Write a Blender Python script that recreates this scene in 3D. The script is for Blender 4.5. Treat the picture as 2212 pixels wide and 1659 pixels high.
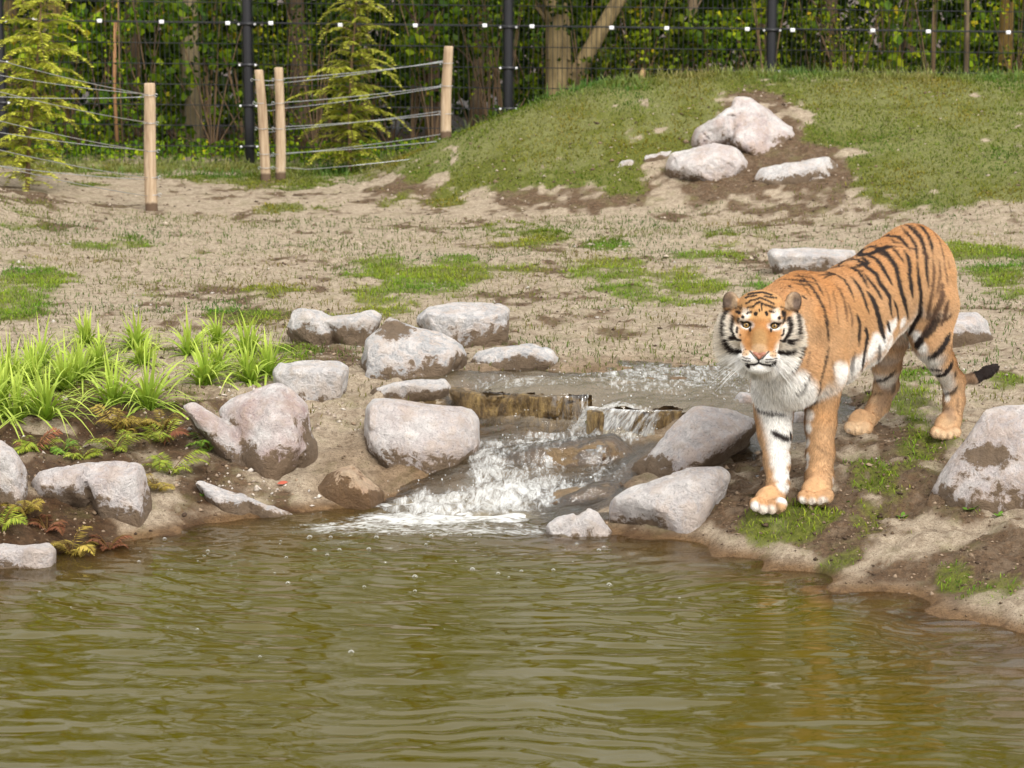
import bpy, bmesh, math, random
import numpy as np
from mathutils import Vector, Matrix
from mathutils.bvhtree import BVHTree

for o in list(bpy.data.objects):
    bpy.data.objects.remove(o)
random.seed(5)
RNG = np.random.default_rng(11)
scene = bpy.context.scene
COL = scene.collection

# ------------------------------------------------------------------ camera
FPX, CX, CY = 5000.0, 1106.0, 829.5          # focal length and centre in units of a 2212 px wide picture
CAM_H = 2.6
PITCH = math.atan((CY + 100.0) / FPX)
cam_d = bpy.data.cameras.new('camera')
cam = bpy.data.objects.new('camera', cam_d)
COL.objects.link(cam)
cam.location = (0, 0, CAM_H)
cam.rotation_euler = (math.pi / 2 - PITCH, 0, 0)
cam_d.sensor_width = 36.0
cam_d.lens = 36.0 * FPX / 2212.0
cam_d.clip_start = 0.1
cam_d.clip_end = 2000.0
cam_d.dof.use_dof = True
cam_d.dof.focus_distance = 10.6
cam_d.dof.aperture_fstop = 5.6
scene.camera = cam

# ------------------------------------------------------------------ world, sun, exposure
SUN_EL, SUN_AZ = math.radians(46), math.radians(158)   # azimuth from +Y clockwise: behind the camera, to the right
world = bpy.data.worlds.new('World')
scene.world = world
world.use_nodes = True
wn, wl = world.node_tree.nodes, world.node_tree.links
wn.clear()
sky = wn.new('ShaderNodeTexSky')
sky.sky_type = 'NISHITA'
sky.sun_disc = False
sky.sun_elevation = SUN_EL
sky.sun_rotation = SUN_AZ
sky.air_density = 1.0
sky.dust_density = 4.0
sky.ozone_density = 0.6
hsv = wn.new('ShaderNodeHueSaturation')
hsv.inputs['Saturation'].default_value = 0.30      # thin white cloud cover
wl.new(sky.outputs[0], hsv.inputs['Color'])
bg = wn.new('ShaderNodeBackground')
bg.inputs['Strength'].default_value = 0.125
wo = wn.new('ShaderNodeOutputWorld')
cloud = wn.new('ShaderNodeMixRGB')                 # even bright overcast veil over the whole sky
cloud.inputs[0].default_value = 0.55
cloud.inputs[2].default_value = (8.6, 8.5, 8.2, 1)
wl.new(hsv.outputs[0], cloud.inputs[1])
wl.new(cloud.outputs[0], bg.inputs['Color'])
wl.new(bg.outputs[0], wo.inputs['Surface'])
sun_d = bpy.data.lights.new('sun', 'SUN')
sun_d.energy = 1.5
sun_d.angle = math.radians(16)
sun_d.color = (1.0, 0.965, 0.90)
sun = bpy.data.objects.new('sun', sun_d)
COL.objects.link(sun)
sun.location = (6, -8, 14)
sd = Vector((math.sin(SUN_AZ) * math.cos(SUN_EL), math.cos(SUN_AZ) * math.cos(SUN_EL), math.sin(SUN_EL)))
sun.rotation_euler = (-sd).to_track_quat('-Z', 'Y').to_euler()
scene.view_settings.view_transform = 'Standard'
scene.view_settings.look = 'None'
scene.view_settings.gamma = 1.0
scene.view_settings.use_curve_mapping = False
scene.view_settings.exposure = 0.78
scene.render.engine = 'CYCLES'
scene.render.resolution_x, scene.render.resolution_y = 1024, 768

# ------------------------------------------------------------------ pixel <-> world
CP, SP = math.cos(PITCH), math.sin(PITCH)
def rays(x, y):
    x = np.asarray(x, float); y = np.asarray(y, float)
    a = (x - CX) / FPX; b = -(y - CY) / FPX
    return np.stack([a, CP + b * SP, b * CP - SP], -1)
def P(x, y, d):
    """point on the ray of a picture position at depth (world Y) d"""
    r = rays(x, y)
    t = np.asarray(d, float) / r[..., 1]
    return np.stack([r[..., 0] * t, r[..., 1] * t, CAM_H + r[..., 2] * t], -1)
def PZ(x, y, z):
    """point on the ray of a picture position at height z"""
    r = rays(x, y)
    t = (np.asarray(z, float) - CAM_H) / r[..., 2]
    return np.stack([r[..., 0] * t, r[..., 1] * t, CAM_H + r[..., 2] * t], -1)
def project(p):
    p = np.asarray(p, float) - np.array([0, 0, CAM_H])
    f = p[..., 1] * CP - p[..., 2] * SP
    u = p[..., 1] * SP + p[..., 2] * CP
    return CX + FPX * p[..., 0] / f, CY - FPX * u / f

# ------------------------------------------------------------------ numeric helpers
def _hash(ix, iy, iz, seed):
    h = (ix * 374761393 + iy * 668265263 + iz * 2147483647 + seed * 974711) & 0xffffffff
    h = ((h ^ (h >> 13)) * 1274126177) & 0xffffffff
    h = ((h ^ (h >> 16)) * 2246822519) & 0xffffffff
    return ((h ^ (h >> 15)) & 0xffff) / 32767.5 - 1.0
def vnoise(p, seed=0, lin=False):
    p = np.asarray(p, float)
    i = np.floor(p).astype(np.int64); f = p - i
    if not lin: f = f * f * (3 - 2 * f)
    out = 0
    for dx in (0, 1):
        wx = f[..., 0] if dx else 1 - f[..., 0]
        for dy in (0, 1):
            wy = f[..., 1] if dy else 1 - f[..., 1]
            for dz in (0, 1):
                wz = f[..., 2] if dz else 1 - f[..., 2]
                out = out + wx * wy * wz * _hash(i[..., 0] + dx, i[..., 1] + dy, i[..., 2] + dz, seed)
    return out
def fbm(p, octaves=4, seed=0, gain=0.5):
    p = np.asarray(p, float); a, s, out = 1.0, 1.0, 0
    for k in range(octaves):
        out = out + a * vnoise(p * s + 17.3 * k, seed + k)
        a *= gain; s *= 2.03
    return out
def sstep(a, b, x):
    t = np.clip((x - a) / (b - a), 0, 1)
    return t * t * (3 - 2 * t)
class RBF:
    def __init__(s, pts, vals, smooth=0.0):
        s.p = np.asarray(pts, float); v = np.asarray(vals, float); n = len(v)
        K = -np.linalg.norm(s.p[:, None] - s.p[None], axis=-1) - smooth * -np.eye(n)
        A = np.zeros((n + 1, n + 1)); A[:n, :n] = K; A[:n, n] = 1; A[n, :n] = 1
        sol = np.linalg.solve(A, np.append(v, 0)); s.w, s.c = sol[:n], sol[n]
    def __call__(s, X, Y):
        out = np.full(np.shape(X), s.c, float)
        for (a, b), w in zip(s.p, s.w):
            out -= w * np.hypot(X - a, Y - b)
        return out

# ------------------------------------------------------------------ mesh helpers
def mk(name, V, F, mat=None, parent=None, col=None, smooth=False, attr='Col'):
    """one mesh object from arrays; F is an (n,k) array or a list of such arrays; col is per-vertex rgb"""
    V = np.asarray(V, float)
    Fs = F if isinstance(F, list) else [F]
    Fs = [np.asarray(f, int) for f in Fs if len(f)]
    me = bpy.data.meshes.new(name)
    me.vertices.add(len(V)); me.vertices.foreach_set('co', V.ravel())
    tot = sum(f.size for f in Fs); npoly = sum(len(f) for f in Fs)
    me.loops.add(tot); me.polygons.add(npoly)
    me.loops.foreach_set('vertex_index', np.concatenate([f.ravel() for f in Fs]))
    sizes = np.concatenate([np.full(len(f), f.shape[1]) for f in Fs])
    me.polygons.foreach_set('loop_start', np.concatenate([[0], np.cumsum(sizes)[:-1]]))
    if smooth:
        me.polygons.foreach_set('use_smooth', np.ones(npoly, bool))
    me.update(calc_edges=True)
    if col is not None:
        c = np.asarray(col, float)
        if c.shape[1] == 3: c = np.hstack([c, np.ones((len(c), 1))])
        a = me.attributes.new(attr, 'FLOAT_COLOR', 'POINT'); a.data.foreach_set('color', c.ravel())
    if mat: me.materials.append(mat)
    ob = bpy.data.objects.new(name, me); COL.objects.link(ob)
    if parent: ob.parent = parent
    return ob
def cat(parts):
    """join (V,F[,col]) pieces that share polygon size"""
    V, F, C, n = [], [], [], 0
    for p in parts:
        V.append(p[0]); F.append(np.asarray(p[1]) + n); n += len(p[0])
        if len(p) > 2: C.append(p[2])
    V = np.concatenate(V); F = np.concatenate(F)
    return (V, F, np.concatenate(C)) if C else (V, F)
def tube(pts, rad, n=6, cap=True):
    pts = np.asarray(pts, float); m = len(pts); rad = np.broadcast_to(np.asarray(rad, float), (m,))
    t = np.gradient(pts, axis=0); t /= np.linalg.norm(t, axis=1, keepdims=True) + 1e-12
    ref = np.array([0, 0, 1.0]) if abs(t[:, 2]).mean() < .8 else np.array([1.0, 0, 0])
    u = np.cross(t, ref); u /= np.linalg.norm(u, axis=1, keepdims=True) + 1e-12
    v = np.cross(t, u)
    a = np.arange(n) * 2 * math.pi / n
    V = (pts[:, None] + rad[:, None, None] * (np.cos(a)[None, :, None] * u[:, None] + np.sin(a)[None, :, None] * v[:, None])).reshape(-1, 3)
    i = np.arange(m - 1)[:, None] * n; j = np.arange(n)[None]; k = (j + 1) % n
    F = np.stack([i + j, i + k, i + n + k, i + n + j], -1).reshape(-1, 4)[:, ::-1]
    if cap:
        V = np.vstack([V, pts[0], pts[-1]]); c0, c1 = len(V) - 2, len(V) - 1
        j = np.arange(n); k = (j + 1) % n; b = (m - 1) * n
        F = np.vstack([F, np.stack([np.full(n, c0), j, k, np.full(n, c0)], -1)[:, :4], np.stack([np.full(n, c1), b + k, b + j, np.full(n, c1)], -1)])
        # triangles written as quads would be degenerate: split instead
        tri = F[-2 * n:, :3]; F = F[:-2 * n]
        return V, [F, tri]
    return V, F
def tubes_joined(lst):
    V, Q, T, n = [], [], [], 0
    for v, f in lst:
        V.append(v)
        if isinstance(f, list):
            Q.append(f[0] + n); T.append(f[1] + n)
        else: Q.append(f + n)
        n += len(v)
    return np.concatenate(V), [np.concatenate(Q)] + ([np.concatenate(T)] if T else [])
def empty(name, loc=(0, 0, 0)):
    o = bpy.data.objects.new(name, None); COL.objects.link(o); o.location = loc
    o.empty_display_size = .1
    return o
def tag(o, label=None, cat_=None, group=None, kind=None):
    if label: o['label'] = label
    if cat_: o['category'] = cat_
    if group: o['group'] = group
    if kind: o['kind'] = kind
    return o

def surface_nets(Fv, xs, ys, zs):
    nx, ny, nz = Fv.shape; ins = Fv < 0
    cnt = np.zeros((nx - 1, ny - 1, nz - 1)); acc = np.zeros((nx - 1, ny - 1, nz - 1, 3))
    ax = [xs, ys, zs]
    def sl(d): return tuple(slice(d[k], d[k] + (nx, ny, nz)[k] - 1) for k in range(3))
    I = np.indices((nx - 1, ny - 1, nz - 1))
    for a in range(3):
        b, c = [k for k in range(3) if k != a]
        for ob in (0, 1):
            for oc in (0, 1):
                d0 = [0, 0, 0]; d0[b] = ob; d0[c] = oc
                d1 = list(d0); d1[a] = 1
                f0, f1 = Fv[sl(d0)], Fv[sl(d1)]
                cr = (f0 < 0) != (f1 < 0)
                if not cr.any(): continue
                ii = np.nonzero(cr)
                t = f0[ii] / (f0[ii] - f1[ii])
                idx = [ii[k] + d0[k] for k in range(3)]
                pos = [ax[k][idx[k]] for k in range(3)]
                pos[a] = pos[a] + t * (ax[a][idx[a] + 1] - pos[a])
                acc[ii] += np.stack(pos, -1); cnt[ii] += 1
    act = cnt > 0
    vid = -np.ones(cnt.shape, int); vid[act] = np.arange(act.sum())
    V = acc[act] / cnt[act][:, None]
    quads = []
    for a in range(3):
        b, c = (a + 1) % 3, (a + 2) % 3
        s0 = [slice(None)] * 3; s1 = [slice(None)] * 3
        for k in (b, c):
            n = (nx, ny, nz)[k]; s0[k] = slice(1, n - 1); s1[k] = slice(1, n - 1)
        s0[a] = slice(0, -1); s1[a] = slice(1, None)
        A, B = ins[tuple(s0)], ins[tuple(s1)]
        ii = np.nonzero(A != B)
        base = [ii[0].copy(), ii[1].copy(), ii[2].copy()]
        base[b] = base[b] + 1; base[c] = base[c] + 1
        def cell(db, dc):
            q = [base[0], base[1], base[2]]; q = list(q)
            q[b] = q[b] - db; q[c] = q[c] - dc
            return vid[q[0], q[1], q[2]]
        q = np.stack([cell(1, 1), cell(0, 1), cell(0, 0), cell(1, 0)], -1)
        flip = ~A[ii]
        q[flip] = q[flip][:, ::-1]
        quads.append(q)
    return V, np.concatenate(quads)

# ------------------------------------------------------------------ materials
class NT:
    def __init__(s, name):
        s.m = bpy.data.materials.new(name); s.m.use_nodes = True
        s.n, s.l = s.m.node_tree.nodes, s.m.node_tree.links
        s.b = s.n['Principled BSDF']; s.out = s.n['Material Output']
    def node(s, t, **kw):
        x = s.n.new('ShaderNode' + t)
        for k, v in kw.items():
            if k in x.inputs: s.put(x.inputs[k], v)
            else: setattr(x, k, v)
        return x
    def put(s, sock, v):
        if isinstance(v, bpy.types.NodeSocket): s.l.new(v, sock)
        elif isinstance(v, bpy.types.Node): s.l.new(v.outputs[0], sock)
        elif sock.type == 'RGBA' and not isinstance(v, (int, float)): sock.default_value = (*v[:3], 1)
        else: sock.default_value = v
    def coord(s, scale=(1, 1, 1), kind='Object'):
        tc = s.node('TexCoord'); mp = s.node('Mapping'); s.l.new(tc.outputs[kind], mp.inputs[0])
        mp.inputs['Scale'].default_value = scale
        return mp.outputs[0]
    def noise(s, scale, detail=6, rough=.6, vec=None, dist=0):
        x = s.node('TexNoise', Scale=scale, Detail=detail, Roughness=rough, Distortion=dist)
        if vec is not None: s.l.new(vec, x.inputs['Vector'])
        return x.outputs['Fac']
    def ramp(s, fac, *stops, interp='LINEAR'):
        r = s.node('ValToRGB'); r.color_ramp.interpolation = interp; s.l.new(fac, r.inputs[0]); e = r.color_ramp.elements
        while len(e) < len(stops): e.new(.5)
        for k, (p, c) in enumerate(stops):
            e[k].position = p; e[k].color = (*(c if not isinstance(c, (int, float)) else (c, c, c)), 1)
        return r.outputs[0]
    def mix(s, fac, a, b, mode='MIX'):
        x = s.node('MixRGB', blend_type=mode); s.put(x.inputs[0], fac); s.put(x.inputs[1], a); s.put(x.inputs[2], b)
        return x.outputs[0]
    def math(s, op, a, b=0.0, clamp=False):
        x = s.node('Math', operation=op, use_clamp=clamp); s.put(x.inputs[0], a); s.put(x.inputs[1], b)
        return x.outputs[0]
    def attr(s, name):
        return s.node('Attribute', attribute_name=name)
    def bump(s, h, strength=.5, dist=.01):
        x = s.node('Bump', Strength=strength, Distance=dist); s.put(x.inputs['Height'], h)
        s.l.new(x.outputs[0], s.b.inputs['Normal']); return x.outputs[0]
    def set(s, **kw):
        for k, v in kw.items(): s.put(s.b.inputs[k.replace('_', ' ')], v)
        return s.m
def simple(name, color, rough=.6, spec=.3, nscale=20, var=.25, bump=.3, bdist=.003, metallic=0):
    t = NT(name); v = t.coord(); n = t.noise(nscale, vec=v)
    c = t.mix(n, [k * (1 - var) for k in color], [min(1, k * (1 + var)) for k in color])
    t.bump(n, bump, bdist)
    return t.set(Base_Color=c, Roughness=rough, Specular_IOR_Level=spec, Metallic=metallic)
def leafmat(name, trans=.35, rough=.5):
    t = NT(name); a = t.attr('Col')
    d = t.node('BsdfPrincipled', Roughness=rough); t.put(d.inputs['Base Color'], a.outputs['Color']); d.inputs['Specular IOR Level'].default_value = .12
    tr = t.node('BsdfTranslucent'); t.put(tr.inputs['Color'], t.mix(1.0, a.outputs['Color'], (1.0, 1.0, .55), 'MULTIPLY'))
    mx = t.node('MixShader'); mx.inputs[0].default_value = trans
    t.l.new(d.outputs[0], mx.inputs[1]); t.l.new(tr.outputs[0], mx.inputs[2]); t.l.new(mx.outputs[0], t.out.inputs[0])
    return t.m
# ================================================================== terrain
ctl = []                                                    # (X, Y, z)
def cz(x, y, z):
    p = PZ(x, y, z); ctl.append((p[0], p[1], z))
def cd(x, y, d):
    p = P(x, y, d); ctl.append((p[0], p[1], p[2]))
SHORE = [(-400, 1345), (-250, 1310), (-120, 1280), (0, 1250), (120, 1225), (250, 1195), (330, 1172), (400, 1155), (470, 1132), (560, 1118), (640, 1108), (720, 1100), (800, 1100),
         (1210, 1165), (1330, 1175), (1400, 1170), (1490, 1178), (1545, 1205), (1600, 1218), (1649, 1233), (1737, 1254), (1789, 1289), (1929, 1316), (2033, 1355),
         (2103, 1386), (2212, 1412), (2350, 1450), (2500, 1500)]
for x, y in SHORE:
    cz(x, y, 0.0); cz(x, y + 28, -0.045)
for x, y in SHORE[::2]:
    cz(x, y + 95, -0.2)
for x in (-300, 200, 700, 1200, 1700): cz(x, 1560, -0.5)
for x, y, z in [
    # left bank
    (60, 1140, .10), (60, 1050, .2), (60, 950, .25), (60, 850, .31), (60, 720, .375), (-200, 1100, .2), (-200, 900, .33),
    (220, 1140, .06), (250, 1000, .2), (250, 900, .29), (250, 800, .345), (250, 700, .38),
    (400, 1090, .085), (400, 1010, .17), (400, 930, .26), (400, 850, .33), (400, 740, .38),
    (560, 1080, .05), (560, 1030, .11), (560, 900, .27), (560, 800, .355), (560, 700, .385),
    (700, 1060, .06), (700, 1000, .13), (700, 920, .22), (720, 860, .29), (700, 780, .36), (720, 690, .385),
    (870, 1095, -.03), (870, 1040, .05), (900, 1010, .1), (900, 930, .2), (900, 850, .3), (850, 800, .35), (950, 760, .375), (1100, 800, .36),
    # stream bed
    (950, 1110, -.08), (1050, 1110, -.08), (1150, 1120, -.08), (1000, 1060, .01), (1150, 1050, .02), (1100, 990, .08), (1250, 1040, .03),
    (1150, 950, .13), (1250, 940, .14), (1060, 930, .15), (1150, 912, .17), (1250, 912, .17), (1150, 890, .21), (1150, 856, .29), (1250, 856, .29), (1040, 850, .29),
    (1150, 825, .31), (1020, 825, .335), (1050, 808, .362), (1210, 795, .365),
    (1380, 1090, .07), (1400, 1040, .12), (1330, 985, .12), (1380, 950, .14), (1400, 935, .16), (1340, 890, .28), (1440, 890, .28), (1400, 850, .305), (1400, 805, .325), (1320, 790, .362), (1480, 772, .37), (1570, 762, .375),
    (1560, 1150, .06), (1560, 1060, .14), (1600, 980, .2), (1520, 900, .3), (1600, 860, .31), (1600, 800, .325), (1650, 765, .36), (1750, 770, .345), (1750, 750, .38), (1680, 920, .26),
    # right bank
    (1600, 1180, .035), (1700, 1190, .06), (1800, 1190, .085), (1800, 1250, .04), (1900, 1230, .07), (1900, 1120, .135), (1900, 1040, .22), (2000, 1300, .03), (2050, 1200, .11),
    (2050, 1120, .16), (2212, 1330, .05), (2212, 1200, .14), (2212, 1110, .2), (2300, 1000, .28), (2000, 1010, .25), (2150, 950, .3),
    (1750, 850, .33), (1850, 870, .335), (1950, 850, .36), (2050, 850, .37), (2150, 830, .39), (2300, 830, .4), (2200, 740, .42),
    # field
    (-150, 600, .4), (100, 600, .385), (350, 600, .38), (600, 600, .385), (850, 600, .39), (1100, 600, .39), (1100, 700, .385), (1350, 650, .39), (1600, 650, .395), (1850, 650, .41), (2150, 620, .44), (2400, 620, .45),
    (250, 500, .38), (500, 500, .385), (800, 500, .39), (1200, 500, .4), (1600, 520, .41), (2000, 540, .44), (2300, 540, .46),
    (120, 480, .42), (0, 520, .43), (0, 440, .56), (-100, 420, .66), (70, 420, .52), (150, 440, .42), (250, 430, .39), (325, 450, .385), (450, 420, .39), (700, 420, .395),
    (300, 375, .41), (570, 385, .4), (750, 380, .4), (500, 350, .44), (250, 350, .44), (0, 370, .5),
    # foot of the mound
    (830, 395, .4), (950, 425, .4), (1150, 440, .41), (1400, 450, .42), (1650, 455, .44), (1850, 465, .46), (2050, 475, .48), (2250, 475, .5)]:
    cz(x, y, z)
for x, y, d in [(1657, 1103, 10.12), (1763, 1086, 10.2), (2044, 944, 11.0), (1852, 935, 11.1),
                (860, 352, 22.6), (960, 305, 22.6), (1080, 250, 22.8), (1180, 212, 22.9), (1300, 182, 23.0), (1420, 168, 23.0), (1560, 160, 23.0), (1750, 161, 23.0), (1950, 165, 23.0), (2212, 166, 23.0), (2450, 166, 23.0)]:
    cd(x, y, d)
for p in [(-8, 9, .35), (-6, 7, -.1), (-4.5, 5, -.4), (0, 5, -.5), (4, 5, -.4), (5.5, 7, -.05), (7, 8, .3), (-7, 2, .2), (0, 2.4, 0), (7, 2, .2), (-6, 0, .7), (0, 0, .7), (6, 0, .7), (0, -8, .9),
          (-9, 24.5, .5), (-4, 24.6, .47), (-1, 24.6, .47), (1, 25.2, .6), (4, 25.2, .7), (9, 25.2, .7), (-12, 30, .4), (-4, 28, .42), (2, 28, .45), (8, 29, .45), (0, 40, .4), (-20, 15, .5), (20, 15, .5), (-60, 60, .5), (60, 60, .5), (0, 90, .5), (-60, -20, .8), (60, -20, .8)]:
    ctl.append(p)
ctl = np.array(ctl)
_t = RBF(ctl[:, :2], ctl[:, 2], smooth=.02)
def height0(X, Y):
    return _t(np.asarray(X, float), np.asarray(Y, float))
def height(X, Y):
    X = np.asarray(X, float); Y = np.asarray(Y, float)
    z = height0(X, Y)
    p = np.stack([X, Y, np.zeros_like(X)], -1)
    land = sstep(-.02, .12, z)
    n = fbm(p * 1.3, 3, 3) * .016 + fbm(p * 6, 3, 9) * .010 * (.3 + .7 * land)
    cl = np.clip(fbm(p * 15, 4, 23) - .05, 0, 1) * .026 * land * (.45 + .55 * sstep(-.2, .5, fbm(p * 2.2, 2, 57)))
    bank = sstep(.02, .12, z) * (1 - sstep(.3, .38, z)) * sstep(14, 12, Y)
    n2 = fbm(p * 8, 5, 41, .6) * .026 * bank
    return z + n + cl + n2
def ground_hit(x, y):
    """where the ray of a picture position meets the terrain"""
    d = np.concatenate([np.arange(6.5, 16, .02), np.arange(16, 40, .05)])
    p = P(np.full_like(d, x), np.full_like(d, y), d)
    dz = p[:, 2] - height(p[:, 0], p[:, 1])
    k = np.nonzero(dz < 0)[0]
    return p[k[0]] if len(k) else p[-1]
from functools import lru_cache
@lru_cache(maxsize=None)
def ellipse(x, y, rx, ry, zp=None):
    """picture ellipse on flat ground -> world centre and radii"""
    c = ground_hit(x, y) if zp is None else PZ(x, y, zp); k = c[1] / FPX
    a = k * rx; b = ry * c[1] ** 2 / (FPX * (CAM_H - c[2]))
    return c[0], c[1], a, b
def blobs(lst, X, Y, soft=.5, zp=None):
    m = np.zeros(np.shape(X))
    for (x, y, rx, ry, s) in lst:
        if lst is GRASS: rx, ry = rx * 1.22, ry * 1.22
        ex, ey, a, b = ellipse(x, y, rx, ry, zp)
        q = np.hypot((X - ex) / a, (Y - ey) / b)
        m = np.maximum(m, s * (1 - sstep(1 - soft, 1 + soft, q)))
    return m
GRASS = [(30, 620, 95, 55, .95), (0, 670, 80, 30, .8), (30, 480, 60, 25, .6), (235, 527, 85, 13, .8), (600, 620, 60, 14, .75), (610, 452, 45, 10, .7), (870, 440, 40, 8, .55), (705, 440, 35, 8, .5), (900, 565, 110, 20, .75), (900, 600, 120, 38, 1.0), (840, 650, 70, 25, .8), (1000, 600, 60, 15, .7),
         (1130, 500, 75, 22, .9), (1320, 530, 45, 18, .7), (1330, 595, 75, 35, 1.0), (1400, 640, 70, 30, .8), (1480, 620, 70, 40, .95), (1560, 515, 40, 18, .65), (1640, 500, 30, 10, .55), (1530, 555, 70, 12, .6), (1640, 610, 40, 15, .7), (2140, 560, 90, 35, .9), (2150, 620, 80, 22, .85), (2100, 520, 60, 15, .6),
         (470, 665, 40, 15, .6), (280, 640, 60, 10, .35), (560, 690, 60, 12, .5), (400, 550, 120, 14, .3), (650, 380, 130, 18, .85), (300, 368, 260, 13, .9), (450, 385, 90, 8, .7), (180, 395, 60, 8, .5), (1100, 580, 60, 15, .4), (990, 425, 60, 10, .6), (1010, 400, 60, 14, .8), (330, 470, 50, 8, .25),
         (1700, 1130, 75, 20, .8), (1740, 1105, 60, 12, .85), (1650, 1150, 40, 12, .6), (1890, 1150, 40, 22, .6), (1950, 1140, 40, 30, .6), (2000, 900, 60, 40, .75), (1960, 860, 60, 22, .8), (2020, 820, 80, 15, .7), (1880, 1040, 45, 40, .6), (1935, 820, 40, 12, .7), (1900, 1090, 60, 15, .5), (2150, 1280, 60, 14, .55), (2060, 1255, 35, 14, .5),
         (2000, 1190, 60, 10, .4), (2140, 1120, 40, 20, .45), (1830, 1210, 80, 10, .35), (1980, 990, 40, 30, .5), (2170, 830, 60, 12, .5), (150, 780, 200, 60, .35), (330, 830, 120, 45, .4), (480, 780, 120, 40, .35), (700, 700, 60, 20, .5), (640, 760, 40, 25, .4)]
SOIL = [(120, 920, 160, 60, 1), (80, 1080, 130, 80, 1), (150, 1170, 110, 40, 1), (410, 1090, 60, 70, .9), (300, 960, 150, 60, .8), (470, 1000, 70, 50, .6), (160, 480, 100, 22, .6), (220, 445, 60, 10, .7), (60, 420, 120, 20, .7), (560, 690, 150, 15, .5), (640, 620, 80, 30, .4), (480, 640, 90, 25, .45), (780, 740, 90, 40, .55), (700, 720, 60, 40, .5),
        (1650, 330, 150, 50, .45), (1800, 400, 130, 26, .45), (1500, 395, 260, 20, .45), (1870, 1060, 190, 90, .75), (2050, 1180, 150, 60, .6), (1200, 420, 200, 20, .5), (1380, 350, 90, 22, .6), (570, 395, 40, 8, 1), (330, 458, 30, 8, .8), (1150, 650, 150, 40, .45), (1250, 700, 120, 30, .35), (1700, 560, 120, 40, .4), (1950, 600, 140, 40, .45), (2100, 680, 120, 30, .5),
        (1590, 1080, 60, 90, .8), (1440, 1130, 90, 30, .9), (1650, 1000, 60, 60, .7), (1950, 1000, 130, 90, .7), (2100, 1150, 140, 50, .7), (2150, 1220, 130, 40, .6), (1800, 900, 60, 60, .5), (900, 400, 120, 14, .6), (1000, 445, 150, 10, .3), (1550, 460, 200, 15, .35), (520, 465, 16, 5, 1)]
def moundmask(X, Y):
    z = height0(X, Y)
    return sstep(.44, .66, z + .06 * fbm(np.stack([X * 2, Y * 2, 0 * X], -1), 3, 5)) * sstep(18.5, 20, Y) * sstep(-2.3, -1.0, X)
def masks(X, Y):
    p = np.stack([X, Y, np.zeros_like(X)], -1)
    n = fbm(p * 3.0, 4, 61); n2 = fbm(p * 11, 3, 71)
    g = blobs(GRASS, X, Y, .65)
    md = moundmask(X, Y)
    s = blobs(SOIL, X, Y, .5)
    bare = blobs([(1655, 320, 110, 36, 1), (1730, 385, 130, 24, 1), (1530, 388, 150, 14, 1), (1400, 352, 80, 12, .7), (1700, 265, 36, 25, .7)], X, Y, .45)
    g = np.maximum(g, 2.3 * md * (1 - bare))
    g = np.maximum(g, .9 * sstep(23.4, 24, Y))
    s = np.maximum(s, .95 * md * bare)
    g = np.clip(sstep(.08, .95, g * (1 + .5 * n2) + .55 * n * (g > .02) * (.4 + g)), 0, 1)
    s = np.clip(sstep(.05, .95, s + .6 * n + .45 * n2), 0, 1)
    s = np.maximum(s, sstep(24.9, 25.4, Y)); g = g * (1 - .75 * sstep(24.9, 25.4, Y))
    z = height0(X, Y)
    sandshore = sstep(.075, .03, z) * sstep(.1, .9, X)
    s = s * (1 - .8 * sandshore)
    return g, s, n
# rectilinear grid, fine where the camera looks
def spaced(*segs):
    out = [np.array([segs[0][0]])]
    for a, b, st in segs:
        n = max(1, int(round((b - a) / st))); out.append(np.linspace(a, b, n + 1)[1:])
    return np.concatenate(out)
gx = spaced((-400, -40, 60), (-40, -8, 4), (-8, -5.6, .2), (-5.6, -2.8, .045), (-2.8, 2.8, .024), (2.8, 5.6, .045), (5.6, 8, .2), (8, 40, 4), (40, 400, 60))
gy = spaced((-60, 0, 6), (0, 6, .5), (6, 8, .08), (8, 13.6, .024), (13.6, 18, .04), (18, 25.2, .045), (25.2, 34, .5), (34, 60, 4), (60, 700, 80))
GX, GY = np.meshgrid(gx, gy, indexing='ij')
GZ = height(GX, GY)
gm, sm, nm = masks(GX, GY)
PEAT = [(120, 920, 190, 50, 1), (60, 1080, 120, 70, 1), (160, 1150, 110, 40, 1), (415, 1095, 55, 55, .9), (300, 950, 130, 45, .8), (260, 870, 200, 40, .6), (390, 905, 50, 35, .8)]
wet = np.maximum(np.maximum(sstep(.05, .008, GZ), sstep(24.9, 25.4, GY)), .85 * blobs(PEAT, GX, GY, .5) * sstep(-.5, .3, nm + .25))  # far term darkens the woodland floor, PEAT term the left-bank soil
GZ0 = height0(GX, GY)
def lookup(A, X, Y):
    gx, gy = G_XS, G_YS
    i = np.clip(np.searchsorted(gx, X) - 1, 0, len(gx) - 2); j = np.clip(np.searchsorted(gy, Y) - 1, 0, len(gy) - 2)
    u = (X - gx[i]) / (gx[i + 1] - gx[i]); v = (Y - gy[j]) / (gy[j + 1] - gy[j])
    return A[i, j] * (1 - u) * (1 - v) + A[i + 1, j] * u * (1 - v) + A[i, j + 1] * (1 - u) * v + A[i + 1, j + 1] * u * v
G_GRASS, G_SOIL, G_H, G_H0, G_XS, G_YS = gm, sm, GZ, GZ0, gx, gy
def masks_f(X, Y): return lookup(G_GRASS, X, Y), lookup(G_SOIL, X, Y)
def height_f(X, Y): return lookup(G_H, X, Y)
def height0_f(X, Y): return lookup(G_H0, X, Y)
CHANNEL = [(1150, 975, 170, 80, 1), (1000, 1060, 150, 50, 1), (1300, 1000, 120, 70, 1), (1200, 925, 120, 25, 1), (1250, 1070, 120, 40, 1), (1400, 840, 250, 50, .9), (1120, 830, 150, 20, .8), (760, 1045, 90, 55, .55), (880, 1045, 90, 60, .8)]
wet = np.maximum(wet, .85 * blobs(CHANNEL, GX, GY, .4))
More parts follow.
